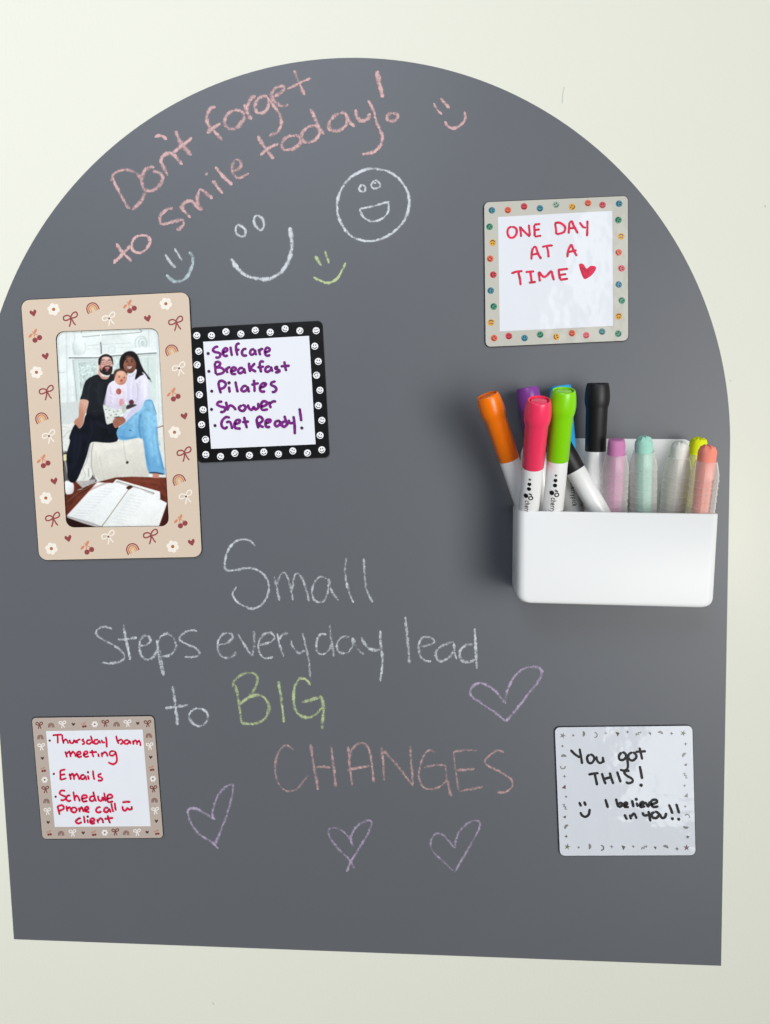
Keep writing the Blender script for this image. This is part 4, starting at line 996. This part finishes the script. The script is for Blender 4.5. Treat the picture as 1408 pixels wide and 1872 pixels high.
def chalk_pen(label, tip, rim, rgb, kind=0, stickout=0.0105, marks=False, shell_r=.0093):
    tip = Vector(on_wall([tip[:2]], tip[2])[0]); rm = Vector(on_wall([rim[:2]], rim[2])[0])
    ax = (tip - rm).normalized(); L_ = 0.094; base = tip - ax * L_
    th_ = thing('chalk_crayon', label, 'chalk', axis_frame(base, tip), 'chalk crayons in clear sleeves')
    r_ = .0057
    tops = {0: [(r_, L_ - .0012), (r_ * .9, L_ - .0003), (r_ * .55, L_)], 1: [(r_ * 1.02, L_ - .0035), (r_ * .8, L_ - .0014), (r_ * .4, L_)], 2: [(r_, L_ - .004), (r_ * .82, L_ - .0014), (r_ * .45, L_)]}[kind]
    v_, f_ = lathe([(r_ * .7, .012), (r_, .013)] + [(r_, z_) for z_ in np.linspace(.02, L_ - .005, 8)] + tops, 28)
    v_ = [(x * (1 + .05 * math.sin(7 * z_ * 900 + 5 * x * 900)) + (0.0004 * rng.uniform(-1, 1) if z_ > L_ - .004 else 0), y + (0.0004 * rng.uniform(-1, 1) if z_ > L_ - .004 else 0), z_ + (0.0007 * rng.uniform(-1, 1) if z_ > L_ - .004 and kind else 0)) for x, y, z_ in v_]
    m = plain('chalk_stick', rgb, .85, .2, (700, .4, .0004, 4), mott=.05, mscale=400)
    s_ = fix_normals(mesh_obj('chalk_stick', v_, f_, m, th_, local=True, smooth=True))
    s_.modifiers.new('split', 'EDGE_SPLIT').split_angle = math.radians(40)
    zt = L_ - stickout; R_ = shell_r
    prof = [(R_ * .9, .0), (R_, .003)]
    z_ = .006
    while z_ < zt - .012:
        prof += [(R_, z_), (R_ + .0004, z_ + .0002), (R_ + .0004, z_ + .0007), (R_, z_ + .0008)]; z_ += .0046
    prof += [(R_ * .99, zt - .0085), (R_ * .80, zt - .0012), (R_ * .74, zt)]
    n_ = 24
    v_, f_ = [], []
    for rr, zz in prof:
        for i in range(n_):
            a = 2 * math.pi * i / n_; k_ = 1.0 / max(abs(math.cos((a + math.pi / 6) % (math.pi / 3) - math.pi / 6)), .5)
            q = rr * (0.55 + 0.45 * k_) * .97
            v_.append((q * math.cos(a), q * math.sin(a), zz))
    for k in range(len(prof) - 1):
        for i in range(n_): f_.append([k * n_ + i, k * n_ + (i + 1) % n_, (k + 1) * n_ + (i + 1) % n_, (k + 1) * n_ + i])
    # lip at the mouth of the sleeve
    k = len(prof) - 1; n0 = len(v_)
    for i in range(n_):
        a = 2 * math.pi * i / n_; v_.append((.0059 * math.cos(a), .0059 * math.sin(a), zt - .0002))
    for i in range(n_): f_.append([k * n_ + i, k * n_ + (i + 1) % n_, n0 + (i + 1) % n_, n0 + i])
    sl = mesh_obj('holder_sleeve', v_, f_, M_SLEEVE, th_, local=True, smooth=True)
    sl.modifiers.new('split', 'EDGE_SPLIT').split_angle = math.radians(30)
    if marks:                                                  # tiny moulded print running down the sleeve
        P_, F_2 = [], []
        z_ = zt - .011
        while z_ > zt - .052:
            l_ = rng.uniform(.0008, .0026)
            for q in range(int(l_ / .0005) + 1):
                zz = z_ - q * .0006; w_ = rng.uniform(.0003, .0006); a0 = .62
                R2 = R_ * 1.03
                n0 = len(P_)
                for da, dz in ((-w_ / R2, 0), (w_ / R2, 0), (w_ / R2, -.0003), (-w_ / R2, -.0003)):
                    P_.append((R2 * math.sin(a0 + da), -R2 * math.cos(a0 + da), zz + dz))
                F_2.append([n0, n0 + 1, n0 + 2, n0 + 3])
            z_ -= l_ + .0012
        mesh_obj('printed_lettering', P_, F_2, M_FAINT, sl, local=True)
    return th_

def sleeve_mat():
    m, nt, bs = new_mat('clear_sleeve')
    L = nt.links.new
    tr = N(nt, 'ShaderNodeBsdfTransparent'); tr.inputs['Color'].default_value = (.97, .965, .95, 1)
    bs.inputs['Base Color'].default_value = (.95, .93, .89, 1)
    bs.inputs['Roughness'].default_value = .22
    mx = N(nt, 'ShaderNodeMixShader')
    fr = N(nt, 'ShaderNodeLayerWeight'); fr.inputs['Blend'].default_value = .35
    mr = N(nt, 'ShaderNodeMapRange'); mr.inputs['To Min'].default_value = .22; mr.inputs['To Max'].default_value = .96
    L(fr.outputs['Facing'], mr.inputs['Value']); L(mr.outputs['Result'], mx.inputs[0])
    L(tr.outputs[0], mx.inputs[1]); L(bs.outputs[0], mx.inputs[2])
    L(mx.outputs[0], nt.nodes['Material Output'].inputs['Surface'])
    return m
M_SLEEVE = sleeve_mat()
M_FAINT = plain('faint_print', (120, 116, 110), .5, .3)
chalk_pen('lilac purple chalk crayon in a clear ribbed sleeve', (1127.5, 803, .036), (1122, 935, .0235), (204, 132, 180))
chalk_pen('mint green chalk crayon with a crumbled tip in a clear ribbed sleeve', (1177, 798, .037), (1176, 936, .022), (168, 222, 206), kind=1)
chalk_pen('white chalk crayon tilted in a cloudy clear sleeve', (1245, 808, .040), (1230, 937, .026), (238, 236, 228), kind=2)
chalk_pen('neon yellow chalk crayon behind the white and coral ones', (1279, 800, .021), (1255, 935, .0155), (228, 238, 30), kind=2, stickout=.012)
chalk_pen('coral orange chalk crayon at the right end of the holder', (1295, 814, .051), (1280, 938, .044), (255, 150, 130), kind=2, marks=True)
